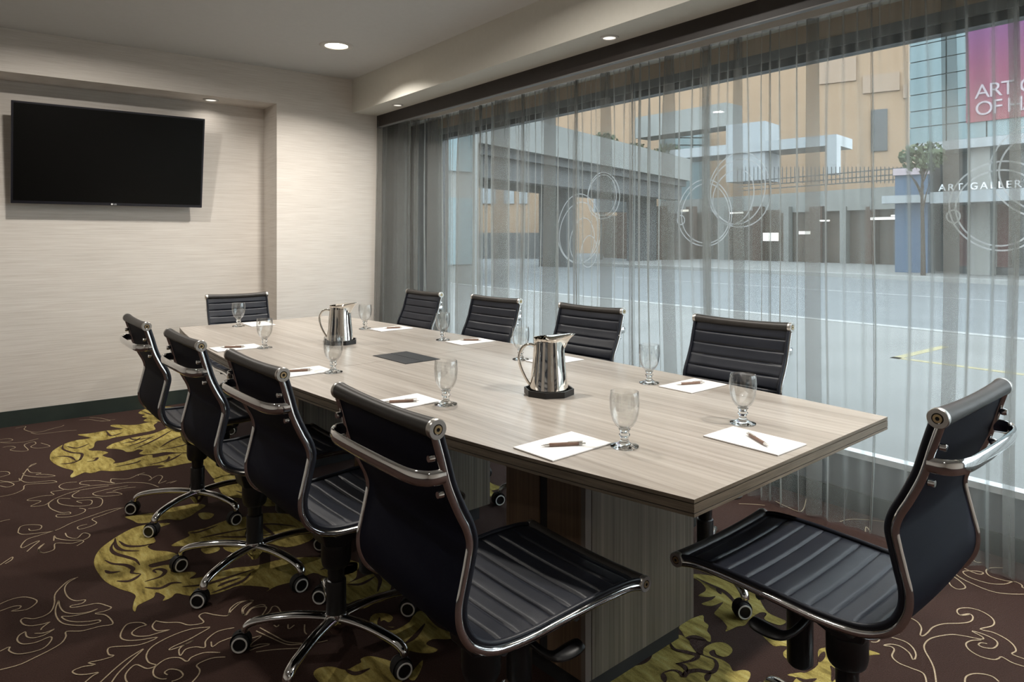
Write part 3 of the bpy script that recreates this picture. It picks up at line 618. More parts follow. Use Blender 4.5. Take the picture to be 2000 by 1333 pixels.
# three pedestals under the top
def pedestal(y0):
    x0, x1 = 0, .555; d = .345; zt = ZT - .043
    p = obj('pedestal', bx(((x0 + .012, .012, .075), (x1 - .012, d, zt))), M['ped_side'], tb)
    obj('end_panel', bx(((x0 + .030, -.004, .075), (x1 - .012, .012, zt))), M['ped'], p)
    obj('end_panel', bx(((x0 + .012, d, .075), (x1 - .012, d + .014, zt))), M['ped'], p)
    obj('corner_trim', bx(((x0, -.004, .075), (x0 + .026, .014, zt)), ((x0 + .026, .002, .075), (x0 + .030, .012, zt))), M['ped_trim'], p)
    obj('corner_trim', bx(((x1 - .012, -.004, .075), (x1, .014, zt))), M['ped_trim'], p)
    obj('side_panel', bx(((x0, .014, .075), (x0 + .014, .160, zt))), M['ped_side'], p)
    obj('side_panel', bx(((x0, .198, .075), (x0 + .014, d + .014, zt))), M['ped_side'], p)
    obj('cable_slot', bx(((x0 + .006, .160, .075), (x0 + .0125, .198, zt))), M['blackmatte'], p)
    obj('side_panel', bx(((x1 - .012, .014, .075), (x1, d, zt))), M['ped'], p)
    obj('toe_kick', bx(((x0 + .03, .03, 0), (x1 - .04, d - .02, .075))), M['blackmatte'], p)
    # local placement in table space: near-left corner measured on the floor
    c, s = math.cos(-TA), math.sin(-TA); dx, dy = PED_X - 1.349 + .03 * (y0 - 1.505), y0 - 1.0385
    p.location = (c * dx - s * dy, s * dx + c * dy, 0)
    return p
PED_X = 1.434
for y0 in (1.505, 2.78, 4.05): pedestal(y0)

# ------------------------------------------------------------------ task chair
PROF = [(-.279, .972), (-.262, .915), (-.245, .855), (-.221, .80), (-.199, .757), (-.190, .722), (-.195, .690), (-.207, .640), (-.218, .590), (-.212, .545), (-.184, .503), (-.125, .474), (-.03, .466), (.08, .471), (.20, .476), (.30, .474), (.352, .463)]
def profile(n=8):
    p = crom(PROF, n); s = [0]
    for a, b in zip(p[:-1], p[1:]): s.append(s[-1] + math.hypot(b[0] - a[0], b[1] - a[1]))
    return p, s
HW = .2245
def sling(s0, s1):
    """ribbed leather between arc lengths s0 and s1; front face ribbed, rear face flat fabric"""
    p, s = profile(10); L = s[-1]
    import bisect
    def samp(u):
        u = max(0, min(L - 1e-6, u)); i = bisect.bisect_right(s, u) - 1; t = (u - s[i]) / (s[i + 1] - s[i])
        x = p[i][0] + (p[i + 1][0] - p[i][0]) * t; z = p[i][1] + (p[i + 1][1] - p[i][1]) * t
        a = p[max(i - 1, 0)]; b = p[min(i + 2, len(p) - 1)]; tx, tz = b[0] - a[0], b[1] - a[1]; k = math.hypot(tx, tz); tx /= k; tz /= k
        return x, z, -tz, tx     # normal towards the sitter
    rib = .0535; bm = bmesh.new(); n = max(8, int((s1 - s0) / .0034)); m = 12; F = []; B = []
    for i in range(n + 1):
        u = s0 + (s1 - s0) * i / n; x, z, nx, nz = samp(u)
        ph = ((u + .004) / rib) % 1.0; d = min(ph, 1 - ph) * rib
        g = 1 - math.exp(-(d / .0030) ** 1.4)
        puff = .0007 * (1 - (2 * abs(ph - .5)) ** 3)
        fr, br = [], []
        for j in range(m + 1):
            yy = -HW + 2 * HW * j / m; w = yy / HW
            edge = 1 - max(0, (abs(w) - .90) / .10) ** 2
            sag = -.006 * (1 - w * w)
            h = sag * (.35 if i < 0 else 1) + (.0045 + (.004 * g + puff) * edge - .0030 * (1 - g) * edge)
            fr.append(bm.verts.new((x + nx * h, yy, z + nz * h)))
            hb = sag - .0075
            br.append(bm.verts.new((x + nx * hb, yy, z + nz * hb)))
        F.append(fr); B.append(br)
    for i in range(n):
        for j in range(m):
            bm.faces.new((F[i][j], F[i + 1][j], F[i + 1][j + 1], F[i][j + 1])).material_index = 0
            bm.faces.new((B[i][j], B[i][j + 1], B[i + 1][j + 1], B[i + 1][j])).material_index = 1
        bm.faces.new((F[i][0], B[i][0], B[i + 1][0], F[i + 1][0])).material_index = 0
        bm.faces.new((F[i][m], F[i + 1][m], B[i + 1][m], B[i][m])).material_index = 0
    for E_ in (0, n):
        for j in range(m):
            q = (F[E_][j], F[E_][j + 1], B[E_][j + 1], B[E_][j]); bm.faces.new(q if E_ == 0 else q[::-1])
    bmesh.ops.recalc_face_normals(bm, faces=bm.faces)
    return bm
def xyz(x, y, z): return Vector((x, y, z))
def make_chair():
    t = empty('office_chair', (0, 0, 0))
    up = empty('chair_top', (0, 0, 0))
    parts = []
    p, s = profile(10); L = s[-1]
    cut = next(s[i] for i in range(len(p)) if p[i][0] > -.19 and p[i][1] < .52)
    parts.append(obj('backrest', sling(.012, cut), [M['leather'], M['back_fabric']], t, smooth=50))
    parts.append(obj('seat', sling(cut, L - .012), [M['leather'], M['back_fabric']], t, smooth=50))
    for sg in (-1, 1):
        bm = bmesh.new(); pts = []
        for i in range(0, len(p), 2):
            a = p[max(i - 1, 0)]; b = p[min(i + 1, len(p) - 1)]; tx, tz = b[0] - a[0], b[1] - a[1]; k = math.hypot(tx, tz)
            nx, nz = -tz / k, tx / k; pts.append(xyz(p[i][0] - nx * .007, sg * (HW + .005), p[i][1] - nz * .007))
        add_tube(bm, pts, .01, 10, up=(0, 1, 0), flat=(.0095, .0065))
        parts.append(obj('side_rail', bm, M['chrome'], t, smooth=50))
        bm = bmesh.new(); pts = []
        for i in range(3, len(p) - 3, 2):
            a = p[max(i - 1, 0)]; b = p[min(i + 1, len(p) - 1)]; tx, tz = b[0] - a[0], b[1] - a[1]; k = math.hypot(tx, tz)
            nx, nz = -tz / k, tx / k; pts.append(xyz(p[i][0] + nx * .0085, sg * (HW + .002), p[i][1] + nz * .0085))
        add_tube(bm, pts, .01, 8, up=(0, 1, 0), flat=(.0075, .0065))
        parts.append(obj('piping', bm, M['leather'], t, smooth=60))
    def roll(cx, cz, r, nm):
        bm = bmesh.new(); pts = []; rr = []
        for i in range(15):
            w = -1 + 2 * i / 14; pts.append(xyz(cx, w * (HW - .002), cz - .004 * (1 - w * w))); rr.append(r * (.86 + .14 * abs(w) ** 2.2))
        add_tube(bm, pts, rr, 20); ro = obj(nm, bm, M['leather_roll'], t, smooth=50); parts.append(ro)
        for sg in (-1, 1):
            bm = bmesh.new(); R = Matrix.Translation((cx, sg * (HW - .002), cz)) @ Matrix.Rotation(-sg * PI / 2, 4, 'X')
            add_lathe(bm, [(0, 0), (r * 1.02, 0), (r * 1.05, .003), (r * 1.05, .012), (r * .98, .0145), (r * .56, .0145), (r * .54, .012), (r * .46, .012), (r * .44, .0155), (r * .2, .0155), (r * .18, .013), (0, .013)], 28, R)
            for f in bm.faces:
                c = f.calc_center_median(); rad = math.hypot(c.x - cx, c.z - cz); out = abs(c.y) - HW
                f.material_index = 2 if r * .19 < rad < r * .45 and out > .008 else (1 if (r * .45 <= rad < r * .57 or rad < r * .19) and out > .008 else 0)
            bmesh.ops.recalc_face_normals(bm, faces=bm.faces)
            o = obj('end_cap', bm, [M['satin'], M['blackmatte'], M['brass']], t, smooth=35); parts.append(o)
    roll(-.281, .978, .0205, 'top_roll'); roll(.360, .463, .0195, 'front_roll')
    # chrome handle bar behind the back
    zb = .878; xr = -.266
    path = crom([(xr + .006, -HW - .006, zb), (xr - .018, -HW - .005, zb), (xr - .036, -HW + .006, zb), (xr - .050, -HW + .035, zb), (xr - .056, -HW + .09, zb), (xr - .058, 0, zb), (xr - .056, HW - .09, zb), (xr - .050, HW - .035, zb), (xr - .036, HW - .006, zb), (xr - .018, HW + .005, zb), (xr + .006, HW + .006, zb)], 5)
    bm = bmesh.new(); add_tube(bm, path, .01, 12, up=(0, 0, 1), flat=(.0065, .0165)); parts.append(obj('back_bar', bm, M['chrome'], t, smooth=50))
    for sg in (-1, 1):
        for z, x in ((.917, -.272), (.838, -.250)):
            bm = bmesh.new(); add_lathe(bm, [(0, -.012), (.007, -.012), (.0085, -.008), (.0085, 0), (.005, .004), (0, .004)], 12, Matrix.Translation((x - .010, sg * (HW - .004), z)) @ Matrix.Rotation(PI / 2, 4, 'Y'))
            bmesh.ops.recalc_face_normals(bm, faces=bm.faces); parts.append(obj('bolt', bm, M['chrome'], t, smooth=40))
    # cross members under the seat, tilt mechanism, knob, levers
    bm = bmesh.new()
    for x in (-.10, .12):
        add_tube(bm, [xyz(x, -HW, .455), xyz(x, -HW + .05, .446), xyz(x, 0, .440), xyz(x, HW - .05, .446), xyz(x, HW, .455)], .011, 8)
    parts.append(obj('cross_brace', bm, M['black'], t, smooth=50))
    bm = bmesh.new(); pr = [(-.075, .40), (-.06, .445), (.17, .445), (.20, .430), (.19, .395), (.08, .355), (.0, .325), (-.06, .34)]
    for hwid, k in ((.052, 1),):
        a = [bm.verts.new((x, -hwid, z)) for x, z in pr]; b = [bm.verts.new((x, hwid, z)) for x, z in pr]; n = len(pr)
        bm.faces.new(a); bm.faces.new(b[::-1])
        for i in range(n): bm.faces.new((a[i], b[i], b[(i + 1) % n], a[(i + 1) % n]))
    add_lathe(bm, [(0, .245), (.036, .245), (.046, .252), (.051, .275), (.051, .335), (.045, .365), (0, .375)], 24, Matrix.Translation((0, 0, 0)))
    bmesh.ops.recalc_face_normals(bm, faces=bm.faces)
    parts.append(obj('tilt_mechanism', bm, M['black'], t, smooth=45, bevel=.008))
    bm = bmesh.new(); add_lathe(bm, [(0, .190), (.026, .188), (.034, .197), (.035, .395), (.0, .396)], 20, Matrix.Translation((.125, 0, 0))); bmesh.ops.recalc_face_normals(bm, faces=bm.faces)
    parts.append(obj('tension_knob', bm, M['black'], t, smooth=45))
    for sg in (-1, 1):
        bm = bmesh.new(); q = crom([(.045, sg * .04, .400), (.052, sg * .10, .385), (.060, sg * .165, .368), (.080, sg * .195, .362), (.120, sg * .204, .366), (.150, sg * .206, .372)], 4); n = len(q)
        add_tube(bm, q, .01, 10, up=(0, 0, 1), flat=([.010 + .015 * math.sin(PI * min(1, max(0, (i / n - .45)) / .62)) for i in range(n)], [.009 + .004 * math.sin(PI * min(1, max(0, (i / n - .45)) / .62)) for i in range(n)]))
        parts.append(obj('lever', bm, M['black'], t, smooth=50))
    # column and five-star base (stay on the floor)
    bm = bmesh.new(); add_lathe(bm, [(0, .10), (.034, .10), (.034, .215), (.0325, .219), (.0275, .221), (.0275, .235), (.0285, .237), (.0285, .30), (.0265, .302), (.0265, .36), (0, .36)], 28); bmesh.ops.recalc_face_normals(bm, faces=bm.faces)
    obj('column_cover', bm, M['black'], t, smooth=40)
    bm = bmesh.new(); add_lathe(bm, [(0, .045), (.016, .045), (.026, .06), (.037, .075), (.040, .10), (.036, .118), (.0, .120)], 28); bmesh.ops.recalc_face_normals(bm, faces=bm.faces)
    obj('base_hub', bm, M['chrome'], t, smooth=40)
    leg = None
    for k in range(5):
        if leg is None:
            bm = bmesh.new(); q = crom([(.022, 0, .100), (.08, 0, .106), (.15, 0, .108), (.22, 0, .103), (.275, 0, .094), (.302, 0, .080), (.308, 0, .062)], 5); n = len(q)
            add_tube(bm, q, .01, 12, up=(0, 1, 0), flat=([.013 - .001 * (i / n) for i in range(n)], [.023 - .007 * (i / n) for i in range(n)]))
            lg = obj('leg', bm, M['chrome'], t, smooth=50); leg = lg
            bm = bmesh.new()
            Rx = Matrix.Translation((.320, 0, .029)) @ Matrix.Rotation(PI / 2, 4, 'X')
            for sg in (-1, 1):
                Mw = Rx @ Matrix.Translation((0, 0, sg * .0165))
                add_lathe(bm, [(0, -sg * .012), (.026, -sg * .012), (.029, -sg * .009), (.029, sg * .008), (.0265, sg * .0115)], 28, Mw, 0)
                add_lathe(bm, [(.0265, sg * .0115), (.026, sg * .0128), (.0215, sg * .0128), (.021, sg * .0115)], 28, Mw, 1)
                add_lathe(bm, [(.021, sg * .0115), (.019, sg * .0095), (0, sg * .0095)], 28, Mw, 2)
            add_box(bm, (.30, -.005, .030), (.326, .005, .066), mi=0)
            add_lathe(bm, [(.034, -.014), (.034, .014), (.0, .014)], 20, Rx, 0)
            add_lathe(bm, [(0, .05), (.008, .05), (.008, .075), (0, .075)], 12, Matrix.Translation((.308, 0, 0)), 0)
            # hood: trim below the axle so the wheels show
            bmesh.ops.recalc_face_normals(bm, faces=bm.faces)
            for v in bm.verts: pass
            wheel_me = obj('caster', bm, [M['blackmatte'], M['ring'], M['black']], lg, smooth=40)
        else:
            lg = leg.copy(); COL.objects.link(lg); w2 = wheel_me.copy(); COL.objects.link(w2); w2.parent = lg
        lg.rotation_euler = (0, 0, 2 * PI * k / 5)
    for q in parts: q['upper'] = 1
    bpy.data.objects.remove(up)
    return t
chair0 = make_chair()
index_children()
CH = [  # x, y, yaw deg, lift, base phase (world deg), caster swivel seed, label
 (1.015, 1.445, 1.0, .041, 40, 'black ribbed swivel chair with its back to the viewer, nearest on the wall side'),
 (.978, 2.264, 2.5, .028, 146.7, 'second black swivel chair from the front on the wall side, three chrome casters showing'),
 (.930, 3.000, 2.1, .025, 215.8, 'third black swivel chair from the front on the wall side of the table'),
 (.893, 3.815, 1.2, .018, 219.6, 'farthest black swivel chair on the wall side, nearest the television wall'),
 (1.775, .885, 93.6, .060, 70, 'black ribbed swivel chair at the near end of the table, its seat catching window light'),
 (2.458, 4.656, 183, .0, 30, 'farthest black ribbed chair on the curtain side, before the dark gathered curtain'),
 (2.385, 3.603, 185, .030, 50, 'second farthest black ribbed chair on the curtain side of the table'),
 (2.462, 2.800, 185, .030, 10, 'black ribbed chair on the curtain side, partly behind the near steel pitcher'),
 (2.390, 1.785, 184, .056, 244.5, 'nearest black ribbed chair on the curtain side, its whole backrest in view'),
 (1.620, 5.400, -91, -.030, 20, 'dark grey ribbed chair at the far end of the table below the television wall'),
]
first = True
for x, y, a, lift, ph, lab in CH:
    c = chair0 if first else copy_tree(chair0)
    first = False
    c.location = (x, y, 0); c.rotation_euler = (0, 0, math.radians(a))
    tag(c, lab, 'chair', 'black swivel chairs around the table')
ALLC = [o for o in bpy.data.objects if o.name.startswith('office_chair')]
bpy.context.view_layer.update()
by_parent = {}
for o in bpy.data.objects:
    if o.parent: by_parent.setdefault(o.parent.name, []).append(o)
for c, (x, y, a, lift, ph, lab) in zip(sorted(ALLC, key=lambda o: o.name), CH):
    assert c['label'] == lab
    legs = []
    for ch in by_parent[c.name]:
        if 'upper' in ch: ch.location.z += lift
        if ch.name.startswith('column_cover'): ch.scale = (1, 1, 1 + lift / .3); ch.location.z -= .1 * lift / .3
        if ch.name.startswith('leg'): legs.append(ch)
    for k, lg in enumerate(legs):
        lg.rotation_euler.z = math.radians(ph - a) + 2 * PI * k / 5
        for w in by_parent.get(lg.name, []):   # casters swivel freely about their stems
            la = math.radians(a) + lg.rotation_euler.z; cp = Vector((x + .308 * math.cos(la), y + .308 * math.sin(la)))
            sw = math.atan2(-cp.y, -cp.x) - .35 + random.Random(int(x * 1000) + k).choice((0, .15, -.2, .75)) - (la + PI / 2)
            w.matrix_local = Matrix.Translation((.308, 0, 0)) @ Matrix.Rotation(sw, 4, 'Z') @ Matrix.Translation((-.308, 0, 0))
for o in bpy.data.objects:
    if 'upper' in o: del o['upper']

# ------------------------------------------------------------------ things on the table
def goblet():
    t = empty('water_goblet', (0, 0, 0))
    bm = bmesh.new()
    add_lathe(bm, [(0, .052), (.010, .0525), (.018, .056), (.028, .066), (.036, .080), (.0415, .098), (.0440, .118), (.0445, .135), (.0430, .155), (.0415, .1655), (.0410, .1662), (.0400, .1655), (.0415, .155), (.0428, .135), (.0422, .118), (.0397, .098), (.034, .081), (.026, .069), (.017, .060), (0, .057)], 40)
    bmesh.ops.recalc_face_normals(bm, faces=bm.faces); obj('bowl', bm, M['goblet'], t, smooth=60)
    bm = bmesh.new()
    add_lathe(bm, [(0, .0), (.0415, 0), (.0425, .0015), (.0420, .004), (.036, .0065), (.022, .010), (.0135, .017), (.0115, .024), (.0125, .030), (.0165, .034), (.0165, .038), (.0125, .042), (.0140, .047), (.0175, .0525), (.010, .0535), (0, .0535)], 40)
    bmesh.ops.recalc_face_normals(bm, faces=bm.faces); obj('stem', bm, M['solid_glass'], t, smooth=50)
    return t
g0 = goblet()
GL = [(1.526, 1.429, 'clear water goblet beside the nearest notepad on the wall side'), (2.029, 1.363, 'clear water goblet behind the notepad at the near end of the table'),
      (1.381, 2.195, 'clear water goblet beside the second notepad from the front on the wall side'), (2.274, 1.986, 'clear water goblet left of the notepad before the nearest curtain-side chair'),
      (1.298, 3.037, 'clear water goblet in front of the far steel pitcher'), (2.192, 2.77, 'clear water goblet half hidden behind the near steel pitcher handle'),
      (2.232, 3.583, 'clear water goblet before the second farthest curtain-side chair'), (1.279, 3.949, 'clear water goblet left of the far steel pitcher on the wall side'),
      (2.086, 4.347, 'clear water goblet just right of the far steel pitcher'), (1.443, 5.014, 'farthest clear water goblet, in front of the chair at the far table end')]
index_children()
for i, (x, y, lab) in enumerate(GL):
    g = g0 if i == 0 else copy_tree(g0)
    g.location = (x, y, ZT + .0002); tag(g, lab, 'glass', 'water goblets on the table')

def notepad():
    t = empty('notepad', (0, 0, 0))
    obj('sheets', bx(((-.125, -.0825, .0012), (.125, .0825, .0045))), M['paper'], t, bevel=.0004)
    obj('backing_board', bx(((-.1245, -.082, 0), (.1245, .082, .0012))), M['ped_trim'], t)
    return t
def pen():
    t = empty('pen', (0, 0, 0)); R = Matrix.Rotation(PI / 2, 4, 'Y')
    bm = bmesh.new(); add_lathe(bm, [(0, -.045), (.0052, -.045), (.0055, -.04), (.0055, .042), (.005, .045), (0, .045)], 14, R); bmesh.ops.recalc_face_normals(bm, faces=bm.faces); obj('barrel', bm, M['pen'], t, smooth=40)
    bm = bmesh.new(); add_lathe(bm, [(0, .045), (.005, .045), (.0045, .055), (.0015, .068), (0, .069)], 14, R); bmesh.ops.recalc_face_normals(bm, faces=bm.faces); obj('tip', bm, M['satin'], t, smooth=40)
    bm = bmesh.new(); add_lathe(bm, [(0, -.045), (.005, -.045), (.005, -.056), (.0025, -.057), (.0025, -.066), (0, -.066)], 14, R); add_box(bm, (-.058, -.0015, .0055), (-.012, .0015, .0075)); bmesh.ops.recalc_face_normals(bm, faces=bm.faces); obj('clip', bm, M['satin'], t, smooth=40)
    return t
n0, p0 = notepad(), pen(); index_children()
PADS = [  # pad x, y, deg ; pen x, y, deg
 (1.382, 1.544, 4, 1.376, 1.532, 151, 'nearest notepad on the wall side, between the two front chairs', 'nearest brown pen on the wall side of the table'),
 (1.882, 1.226, 92, 1.875, 1.210, 240.5, 'notepad at the near end of the table, before the near end chair', 'brown pen on the notepad at the near end of the table'),
 (2.375, 1.835, 2, 2.375, 1.849, 158, 'notepad before the nearest curtain-side chair', 'brown pen on the notepad before the nearest curtain-side chair'),
 (1.262, 2.318, 4, 1.256, 2.309, 155, 'second notepad from the front on the wall side of the table', 'second brown pen from the front on the wall side'),
 (1.183, 3.130, 3, 1.165, 3.132, 160, 'third notepad from the front on the wall side of the table', 'third brown pen from the front on the wall side'),
 (1.150, 4.036, 1, 1.130, 4.030, 150, 'farthest notepad on the wall side of the table', 'farthest brown pen on the wall side of the table'),
 (1.590, 5.045, 89, 1.600, 5.050, 250, 'notepad at the far end of the table', 'brown pen on the notepad at the far end of the table'),
 (2.225, 4.235, 3, 2.235, 4.222, 160, 'notepad beside the goblet right of the far steel pitcher', 'farthest brown pen on the curtain side of the table'),
 (2.328, 3.426, 2, 2.340, 3.437, 142, 'notepad before the second farthest curtain-side chair', 'brown pen before the second farthest curtain-side chair'),
 (2.310, 2.640, 2, 2.300, 2.650, 150, 'notepad mostly hidden behind the near steel pitcher', 'brown pen hidden behind the near steel pitcher'),
]
for i, (x, y, a, px_, py_, pa, l1, l2) in enumerate(PADS):
    n = n0 if i == 0 else copy_tree(n0); n.location = (x, y, ZT + .0002); n.rotation_euler = (0, 0, math.radians(a)); tag(n, 'white ' + l1, 'notepad', 'white notepads on the table')
    q = p0 if i == 0 else copy_tree(p0); q.location = (px_, py_, ZT + .0105); q.rotation_euler = (0, 0, math.radians(pa)); tag(q, l2, 'pen', 'brown pens on the notepads')

def pitcher():
    t = empty('water_pitcher', (0, 0, 0))
    bm = bmesh.new()
    prof = crom([(.0765, .0), (.0785, .006), (.0775, .018), (.074, .05), (.068, .10), (.0635, .15), (.0605, .185), (.0595, .205), (.0625, .214)], 4)
    inner = [(.059, .213), (.058, .2), (.06, .17), (.066, .1), (.073, .03), (0, .006)]
    S = 48; rings = []
    for r, z in [(0, .0)] + list(prof) + inner:
        if r == 0: rings.append([bm.verts.new((0, 0, z))]); continue
        row = []
        for i in range(S):
            a = 2 * PI * i / S; k = max(0, math.cos(a)); h = max(0, (z - .16) / .054)
            rr = r + .043 * k ** 10 * h ** 2.0; zz = z + .018 * h ** 2 * k ** 3 + .004 * h * (1 - k)
            row.append(bm.verts.new((rr * math.cos(a), rr * math.sin(a), zz)))
        rings.append(row)
    for a, b in zip(rings[:-1], rings[1:]):
        for i in range(S):
            j = (i + 1) % S
            if len(a) == 1: bm.faces.new((a[0], b[j], b[i]))
            elif len(b) == 1: bm.faces.new((a[i], a[j], b[0]))
            else: bm.faces.new((a[i], a[j], b[j], b[i]))
    bmesh.ops.recalc_face_normals(bm, faces=bm.faces); obj('body', bm, M['pitch_metal'], t, smooth=45)
    # ice guard over the front half, rising to the spout, with an open slot behind it
    bm = bmesh.new(); n = 10; rows = []
    for u in range(n + 1):
        x = -.016 + .112 * u / n; row = []
        ww = math.sqrt(max(0, .062 ** 2 - max(0, min(x, .061)) ** 2)) if x < .045 else .040 * max(.08, (1 - (x - .045) / .056)) ** .8
        for k in range(9):
            w = -1 + k / 4; base = .2140 + .0165 * max(0, x / .096)
            row.append(bm.verts.new((x, w * ww, base + .013 * (1 - w * w) * (1 - .75 * u / n))))
        rows.append(row)
    for a, b in zip(rows[:-1], rows[1:]):
        for k in range(8): bm.faces.new((a[k], a[k + 1], b[k + 1], b[k]))
    g = obj('ice_guard', bm, M['pitch_metal'], t, smooth=60); so = g.modifiers.new('thick', 'SOLIDIFY'); so.thickness = .0015
    bm = bmesh.new(); h = crom([(-.058, 0, .187), (-.080, 0, .192), (-.104, 0, .182), (-.118, 0, .155), (-.119, 0, .125), (-.109, 0, .090), (-.092, 0, .055), (-.073, 0, .025)], 5)
    add_tube(bm, h, .01, 12, up=(0, 1, 0), flat=(.0055, .0085)); obj('handle', bm, M['pitch_metal'], t, smooth=50)
    return t
M['pitch_metal'] = mat('polished_steel', (.80, .76, .70), .045, 1)
pt0 = pitcher()
def coaster():
    bm = bmesh.new(); n = 8; R = .101; ri = .094
    def ring(r, z): return [bm.verts.new((r * math.cos(2 * PI * (i + .5) / n), r * math.sin(2 * PI * (i + .5) / n), z)) for i in range(n)]
    A = [ring(R, 0), ring(R, .024), ring(ri, .024), ring(ri, .006)]
    for a, b in zip(A[:-1], A[1:]):
        for i in range(n): bm.faces.new((a[i], a[(i + 1) % n], b[(i + 1) % n], b[i]))
    bm.faces.new(A[-1]); bm.faces.new(A[0][::-1]); bmesh.ops.recalc_face_normals(bm, faces=bm.faces)
    return obj('pitcher_tray', bm, M['black'], bevel=.001)
tr0 = coaster(); index_children()
for i, (x, y, a, w) in enumerate(((1.805, 2.099, -36, 'near'), (1.687, 3.850, -36, 'far'))):
    p = pt0 if i == 0 else copy_tree(pt0); p.location = (x, y, ZT + .0065); p.rotation_euler = (0, 0, math.radians(a))
    tag(p, ('large polished steel water pitcher near the middle of the table, closer to the viewer', 'polished steel water pitcher at the far part of the table, below the pale pier')[i], 'pitcher', 'steel water pitchers')
    q = tr0 if i == 0 else copy_tree(tr0); q.location = (x, y, ZT + .0002); q.rotation_euler = (0, 0, math.radians(a + 10))
    tag(q, 'black octagonal tray under the %s steel pitcher' % w, 'tray', 'black pitcher trays')

# ------------------------------------------------------------------ street outside
GZ = -.06
M['asphalt'] = noisy('asphalt', (.25, .275, .295), (.30, .325, .345), 1.2, .9, bmp=.1)
M['pavement'] = noisy('pavement', (.33, .335, .33), (.40, .405, .40), .8, .9)
M['curb'] = mat('curb_stone', (.62, .63, .62), .8)
M['yellow'] = mat('road_yellow', (.62, .54, .30), .8)
M['whiteline'] = mat('road_white', (.62, .64, .66), .8)
M['orange'] = noisy('orange_stone', (.64, .43, .27), (.70, .48, .31), .5, .85)
M['concrete'] = noisy('concrete', (.42, .43, .41), (.52, .53, .51), .4, .85)
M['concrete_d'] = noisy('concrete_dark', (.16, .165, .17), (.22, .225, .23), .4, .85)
M['white_steel'] = noisy('pale_metal', (.55, .60, .64), (.62, .67, .70), .3, .5)
M['teal_glass'] = noisy('teal_glass', (.30, .43, .46), (.38, .50, .53), .25, .25)
M['spandrel'] = mat('mullion_metal', (.20, .30, .33), .4)
M['dark_glass'] = noisy('dark_glass', (.05, .065, .075), (.09, .11, .12), .3, .2)
M['maroon'] = noisy('maroon_panel', (.13, .035, .035), (.17, .05, .05), .5, .7)
M['brown_w'] = noisy('brown_cladding', (.13, .08, .055), (.19, .12, .085), .5, .8)
M['shopfront'] = noisy('shopfront', (.045, .036, .028), (.085, .066, .05), .6, .5)
M['window_brown'] = mat('bronze_glass', (.22, .15, .10), .4)
M['banner_text'] = mat('banner_lettering', (.80, .66, .72), .6)
M['blue_paint'] = mat('blue_paint', (.10, .19, .33), .6)
M['bark'] = noisy('bark', (.07, .05, .035), (.12, .09, .06), 8, .9)
M['leaf'] = noisy('leaf', (.06, .10, .03), (.14, .19, .07), 3, .7)
M['warm_lamp'] = emit('shop_lamp', (1, .62, .16), .30)
m = mat('banner_cloth', (.5, .06, .15), .8); v = coords(m, (1, 1, 1)); sx = nd(m, 'ShaderNodeSeparateXYZ'); lk(m, v, sx.inputs[0])
mr = nd(m, 'ShaderNodeMapRange'); mr.inputs['From Min'].default_value = 5.5; mr.inputs['From Max'].default_value = 9.5; lk(m, sx.outputs['Z'], mr.inputs['Value'])
lk(m, ramp(m, mr.outputs[0], [(0, (.46, .13, .16)), (.45, (.42, .11, .20)), (.9, (.27, .09, .28))]), P(m).inputs['Base Color']); M['banner'] = m

for k_ in ('asphalt', 'pavement', 'curb', 'yellow', 'whiteline', 'orange', 'concrete', 'concrete_d', 'white_steel', 'teal_glass', 'spandrel', 'dark_glass', 'maroon', 'brown_w', 'banner_text', 'blue_paint', 'leaf', 'bark', 'banner'):
    # outdoor colours scaled darker to offset the raised strength of the sky light
    for n_ in M[k_].node_tree.nodes:
        if n_.type == 'VALTORGB':
            for e_ in n_.color_ramp.elements: e_.color = tuple(c * .37 for c in e_.color[:3]) + (1,)
        if n_.type == 'BSDF_PRINCIPLED': n_.inputs['Base Color'].default_value = tuple(c * .37 for c in n_.inputs['Base Color'].default_value[:3]) + (1,)
st = struct('street', bx(((X_G + .05, -30, GZ - .3), (90, 90, GZ))), M['asphalt'], 'pale grey asphalt street outside the window')
struct('sidewalk', bx(((X_G + .05, -30, GZ), (11.0, 60, GZ + .10))), M['pavement'], 'pale sidewalk directly outside the window')
struct('sidewalk', bx(((25.4, -30, GZ), (60, 26.5, GZ + .14))), M['pavement'], 'sidewalk across the street')
struct('curb', bx(((11.0, -30, GZ), (11.2, 60, GZ + .11))), M['curb'], 'near curb of the street')
struct('curb', bx(((25.1, -30, GZ), (25.4, 26.5, GZ + .15))), M['curb'], 'far curb of the street')
struct('road_marking', bx(((18.6, -30, GZ), (18.72, 60, GZ + .005))), M['whiteline'], 'white lane line on the street')
struct('road_marking', bx(((8.2, -6, GZ + .09), (8.3, 3.6, GZ + .103)), ((8.2, 3.5, GZ + .09), (9.6, 3.6, GZ + .103))), M['yellow'], 'yellow line painted on the pale pavement outside the window')

